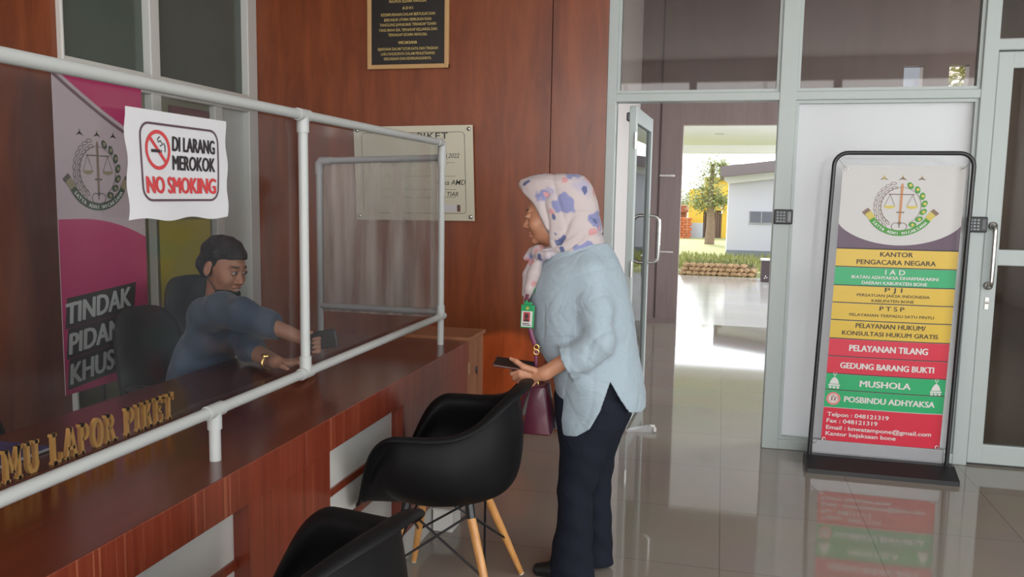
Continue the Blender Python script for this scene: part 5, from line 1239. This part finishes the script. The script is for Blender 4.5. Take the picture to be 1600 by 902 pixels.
# ================================================================== outside, beyond the porch
STONE = mat('bed_stone', (.50, .33, .19), .85, bump=(18, .8), vary=(9, .35))
bed = thing('garden_bed', 'low raised garden bed edged with rough brown stones beyond the porch', 'garden bed', (-.02, 17.2, -.05))
for k in range(34):
    row = k // 12; i = k % 12; w_ = random.uniform(.11, .17)
    m = Field((-.1, -.1, -.1), (.1, .1, .1), .013); 
    xx = -.70 + i * .118 + random.uniform(-.02, .02) + row * .03; zz = .02 + row * .082
    if row == 2 and i > 9: continue
    q = MB(); bm = bmesh.new(); bmesh.ops.create_icosphere(bm, subdivisions=2, radius=1)
    for v in bm.verts:
        j = 1 + .22 * math.sin(v.co.x * 5 + k * 2.1) * math.cos(v.co.z * 4 + k) ; v.co = (v.co.x * .078 * j, v.co.y * .08 * j, max(-.9, min(.9, v.co.z)) * .050 * j)
    bm.verts.index_update(); q.add([(xx + v.co.x, 16.86 + row * .02 + v.co.y, zz + v.co.z) for v in bm.verts], [[v.index for v in f.verts] for f in bm.faces]); bm.free()
    part_of(bed, q, 'stone', STONE)
part_of(bed, MB().box(-.72, 16.88, -.05, .70, 17.9, .16, .03), 'soil', mat('soil', (.20, .15, .08), .95, vary=(5, .4)))
def blades(name, n, x0, x1, y0, y1, z, h, c, label, cat, kind, shape=None):
    m = MB()
    for _ in range(n):
        x = random.uniform(x0, x1); y = random.uniform(y0, y1); hh = h * random.uniform(.5, 1.2); a = random.uniform(0, 6.28); dx, dy = math.cos(a) * hh * .4, math.sin(a) * hh * .4; wx, wy = -math.sin(a) * h * .10, math.cos(a) * h * .10
        m.add([(x - wx, y - wy, z), (x + wx, y + wy, z), (x + dx * .5 + wx * .7, y + dy * .5 + wy * .7, z + hh * .65), (x + dx, y + dy, z + hh)], [(0, 1, 2), (0, 2, 3)])
    o = m.build(name, mat(name + '_green', c, .8, vary=(4, .35))); tag(o, label, cat, kind=kind); return o
blades('grass', 4200, -3, 3.3, 18.0, 22.55, -.02, .15, (.31, .32, .11), 'sunlit yellow green grass growing in the garden beyond the porch', 'grass', 'stuff')
blades('bed_plants', 260, -.66, .64, 16.95, 17.7, .14, .16, (.28, .30, .12), 'short green plants growing in the stone edged garden bed', 'plants', 'stuff')
# dark block at the porch edge
bo = thing('planter_block', 'dark mauve square pillar block with a white rim at the edge of the porch', 'block', (.84, 15.95, 0))
part_of(bo, MB().box(.735, 15.85, 0, 1.02, 16.15, .385, .01), 'body', mat('block_mauve', (.085, .06, .065), .4))
part_of(bo, MB().box(.72, 15.835, .385, 1.035, 16.165, .415, .008), 'cap', WHITE)
q = MB(); [q.lathe([(0, .004), (.011, .003), (.013, 0)], M=Matrix.Translation((.80 + d, 15.85, .06 + e)) @ Matrix.Rotation(math.radians(90), 4, 'X')) for d, e in ((0, 0), (.035, .012), (.015, .04))]
part_of(bo, q, 'stud', STEEL)
# white building with a dark sloping roof
hw = mat('render_white', (.57, .56, .62), .85, vary=(.8, .03)); rf = mat('roof_grey', (.16, .13, .135), .7)
ho = thing('white_building', 'plain white building with a grey sloping roof and one dark window, across the garden', 'building', (1.7, 24.5, 0))
part_of(ho, MB().box(.135, 22.7, -.05, 3.2, 26.5, 2.42), 'wall', hw)
part_of(ho, MB().box(.13, 22.66, -.05, 3.2, 22.72, .16), 'plinth', mat('plinth_grey', (.22, .24, .27), .8))
q = MB(); q.prism([(-.10, 2.08), (.03, 2.07), (3.3, 2.47), (3.3, 2.73), (-.10, 2.33)], 22.1, 27.0, 'y'); part_of(ho, q, 'roof', rf)
q = MB(); q.prism([(.0, 1.98), (.135, 1.90), (3.25, 2.28), (3.25, 2.465), (.0, 2.07)], 22.5, 22.72, 'y'); part_of(ho, q, 'fascia', WHITE)
wd = part_of(ho, MB().box(.70, 22.66, .90, 1.29, 22.72, 1.18, .01), 'window', mat('window_dark', (.16, .16, .20), .3))
q = MB().box(.68, 22.65, .88, 1.31, 22.70, .90).box(.68, 22.65, 1.18, 1.31, 22.70, 1.20).box(.98, 22.65, .9, 1.0, 22.69, 1.18)
adopt(q.build('window_frame', mat('frame_grey', (.4, .4, .43), .5)), wd)
# yellow building further back
yo = thing('yellow_building', 'yellow walled building with a grey base and a dark gate, behind the tree', 'building', (0, 34, 0))
YW = mat('yellow_wall', (.62, .40, .05), .8)
part_of(yo, MB().box(-1.28, 33, .55, -.72, 36, 1.85), 'wall', YW); part_of(yo, MB().box(-.72, 33.4, 1.05, 2.2, 36, 2.25), 'wall', YW); part_of(yo, MB().box(-.02, 33.38, -.05, 2.2, 33.5, 1.06), 'wall', YW)
part_of(yo, MB().box(-1.29, 32.98, -.05, -.715, 36, .56), 'plinth', mat('plinth_blue', (.42, .45, .50), .8))
part_of(yo, MB().box(-.72, 33.5, -.05, .0, 33.6, 1.06), 'gate', mat('gate_brown', (.12, .075, .06), .6))
q = MB(); [q.box(-.70 + k * .09, 33.46, -.02, -.66 + k * .09, 33.5, 1.0) for k in range(8)]; part_of(yo, q, 'gate_slats', mat('gate_slat', (.20, .12, .08), .6))
part_of(yo, MB().box(-.75, 33.3, 2.2, 2.4, 36.2, 2.34), 'roof', mat('roof_ochre', (.50, .33, .06), .7))
q = MB(); q.ball((-.02 + .0, 33.30, 1.17), (.05, .06, .09)); q.box(-.05, 33.30, .92, .0, 33.4, 1.05, .01); part_of(yo, q, 'wall_lamp', WHITE)
# terracotta roofed shed at the far left
so = thing('brick_pile', 'stack of orange red bricks in front of the low red shed', 'brick stack', (-1.7, 33, 0))
BR = mat('brick_orange', (.45, .13, .05), .85, vary=(6, .3))
for k in range(48):
    i, j = k % 6, k // 6
    part_of(so, MB().box(-2.3 + i * .19 + (j % 2) * .06, 32.4, -.03 + j * .10, -2.13 + i * .19 + (j % 2) * .06, 32.75, .06 + j * .10, .008), 'brick', BR)
ro = thing('red_shed', 'low dark red shed with a sloping roof at the left of the garden view', 'shed', (-2.2, 36, 0))
part_of(ro, MB().box(-3.4, 35.5, -.05, -1.5, 37, .95), 'wall', mat('shed_wall', (.32, .12, .07), .8))
q = MB(); q.prism([(-3.6, .92), (-1.4, .92), (-1.5, 1.20), (-3.6, 1.34)], 35.3, 37.2, 'y'); part_of(ro, q, 'roof', mat('shed_roof', (.30, .10, .06), .7))
# trees
LEAF = mat('leaf_green', (.24, .27, .09), .7, vary=(3, .4)); LEAF2 = mat('leaf_olive', (.38, .40, .07), .7, vary=(3, .4)); BARK = mat('bark', (.23, .16, .11), .9, bump=(14, .8), vary=(8, .3))
def tree(name, label, x, y, h, trunk_r, blobs, n, size, lm, group=None, forks=()):
    t = thing(name, label, 'tree', (x, y, 0), 0, group)
    m = MB(); m.tube([(0, 0, -.05), (.02, 0, h * .2), (-.02, 0, h * .45), (.01, 0, h * .8)], [trunk_r * 1.25, trunk_r, trunk_r * .8, trunk_r * .35], 12); m.build('trunk', BARK, t)
    for a, c in forks: m = MB(); m.tube([a, ((a[0] + c[0]) / 2 + .03, (a[1] + c[1]) / 2, (a[2] + c[2]) / 2 + .05), c], [trunk_r * .5, trunk_r * .4, trunk_r * .15], 8); m.build('branch', BARK, t)
    m = MB()
    for k in range(n):
        bx, by, bz, br, bh = blobs[k % len(blobs)]
        u_ = random.gauss(0, .5), random.gauss(0, .5), random.gauss(0, .5); p = Vector((bx + u_[0] * br, by + u_[1] * br, bz + u_[2] * bh))
        a = Vector((random.gauss(0, 1), random.gauss(0, 1), random.gauss(0, .6))).normalized(); b_ = a.orthogonal().normalized(); s1 = size * random.uniform(.6, 1.3)
        m.add([p - a * s1, p + b_ * s1 * .38, p + a * s1, p - b_ * s1 * .38], [(0, 1, 2, 3)])
    m.build('crown', lm, t); return t
tree('garden_tree', 'slim loose-crowned tree before the yellow building, seen through the open doorway', -.39, 28.6, 3.3, .14,
     [(-.05, 0, 2.5, .30, .5), (.05, 0, 2.0, .45, .5), (-.30, 0, 1.75, .48, .42), (.05, 0, 1.4, .5, .35), (-.45, .1, 1.35, .32, .28), (.34, 0, 2.55, .22, .25), (.35, 0, 1.45, .25, .22)], 2600, .058, LEAF, 'garden trees', [((0, 0, 1.0), (-.35, 0, 1.7)), ((0, 0, 1.1), (.25, 0, 1.8))])
tree('garden_tree', 'yellow green leafy tree seen through the right slot window above the frosted panel', 6.75, 24.2, 5.9, .14, [(0, 0, 4.4, .9, .8), (.4, 0, 5.0, .8, .7), (-.5, 0, 4.9, .8, .7), (0, .2, 3.6, .8, .6)], 2400, .13, LEAF2, 'garden trees')
tree('garden_bush', 'pale green bush at the left edge of the garden beyond the red shed', -2.1, 40, 1.7, .06, [(0, 0, 1.1, .7, .5), (.45, 0, 1.3, .5, .5), (-.5, 0, 1.4, .6, .5)], 900, .09, LEAF, 'garden trees')
# pale tower block seen through the left slot window
tw = thing('pale_tower', 'pale blue rendered wall of a neighbouring building, seen through the left slot window', 'building', (4.2, 21, 0))
part_of(tw, MB().box(3.5, 20.4, -.05, 4.45, 22.3, 6.5), 'wall', mat('pale_blue_wall', (.46, .54, .66), .85))
part_of(tw, MB().box(3.42, 20.32, 6.5, 4.53, 22.38, 6.7), 'parapet', WHITE); part_of(tw, MB().box(4.12, 20.37, -.05, 4.16, 20.41, 6.5), 'downpipe', WHITE)
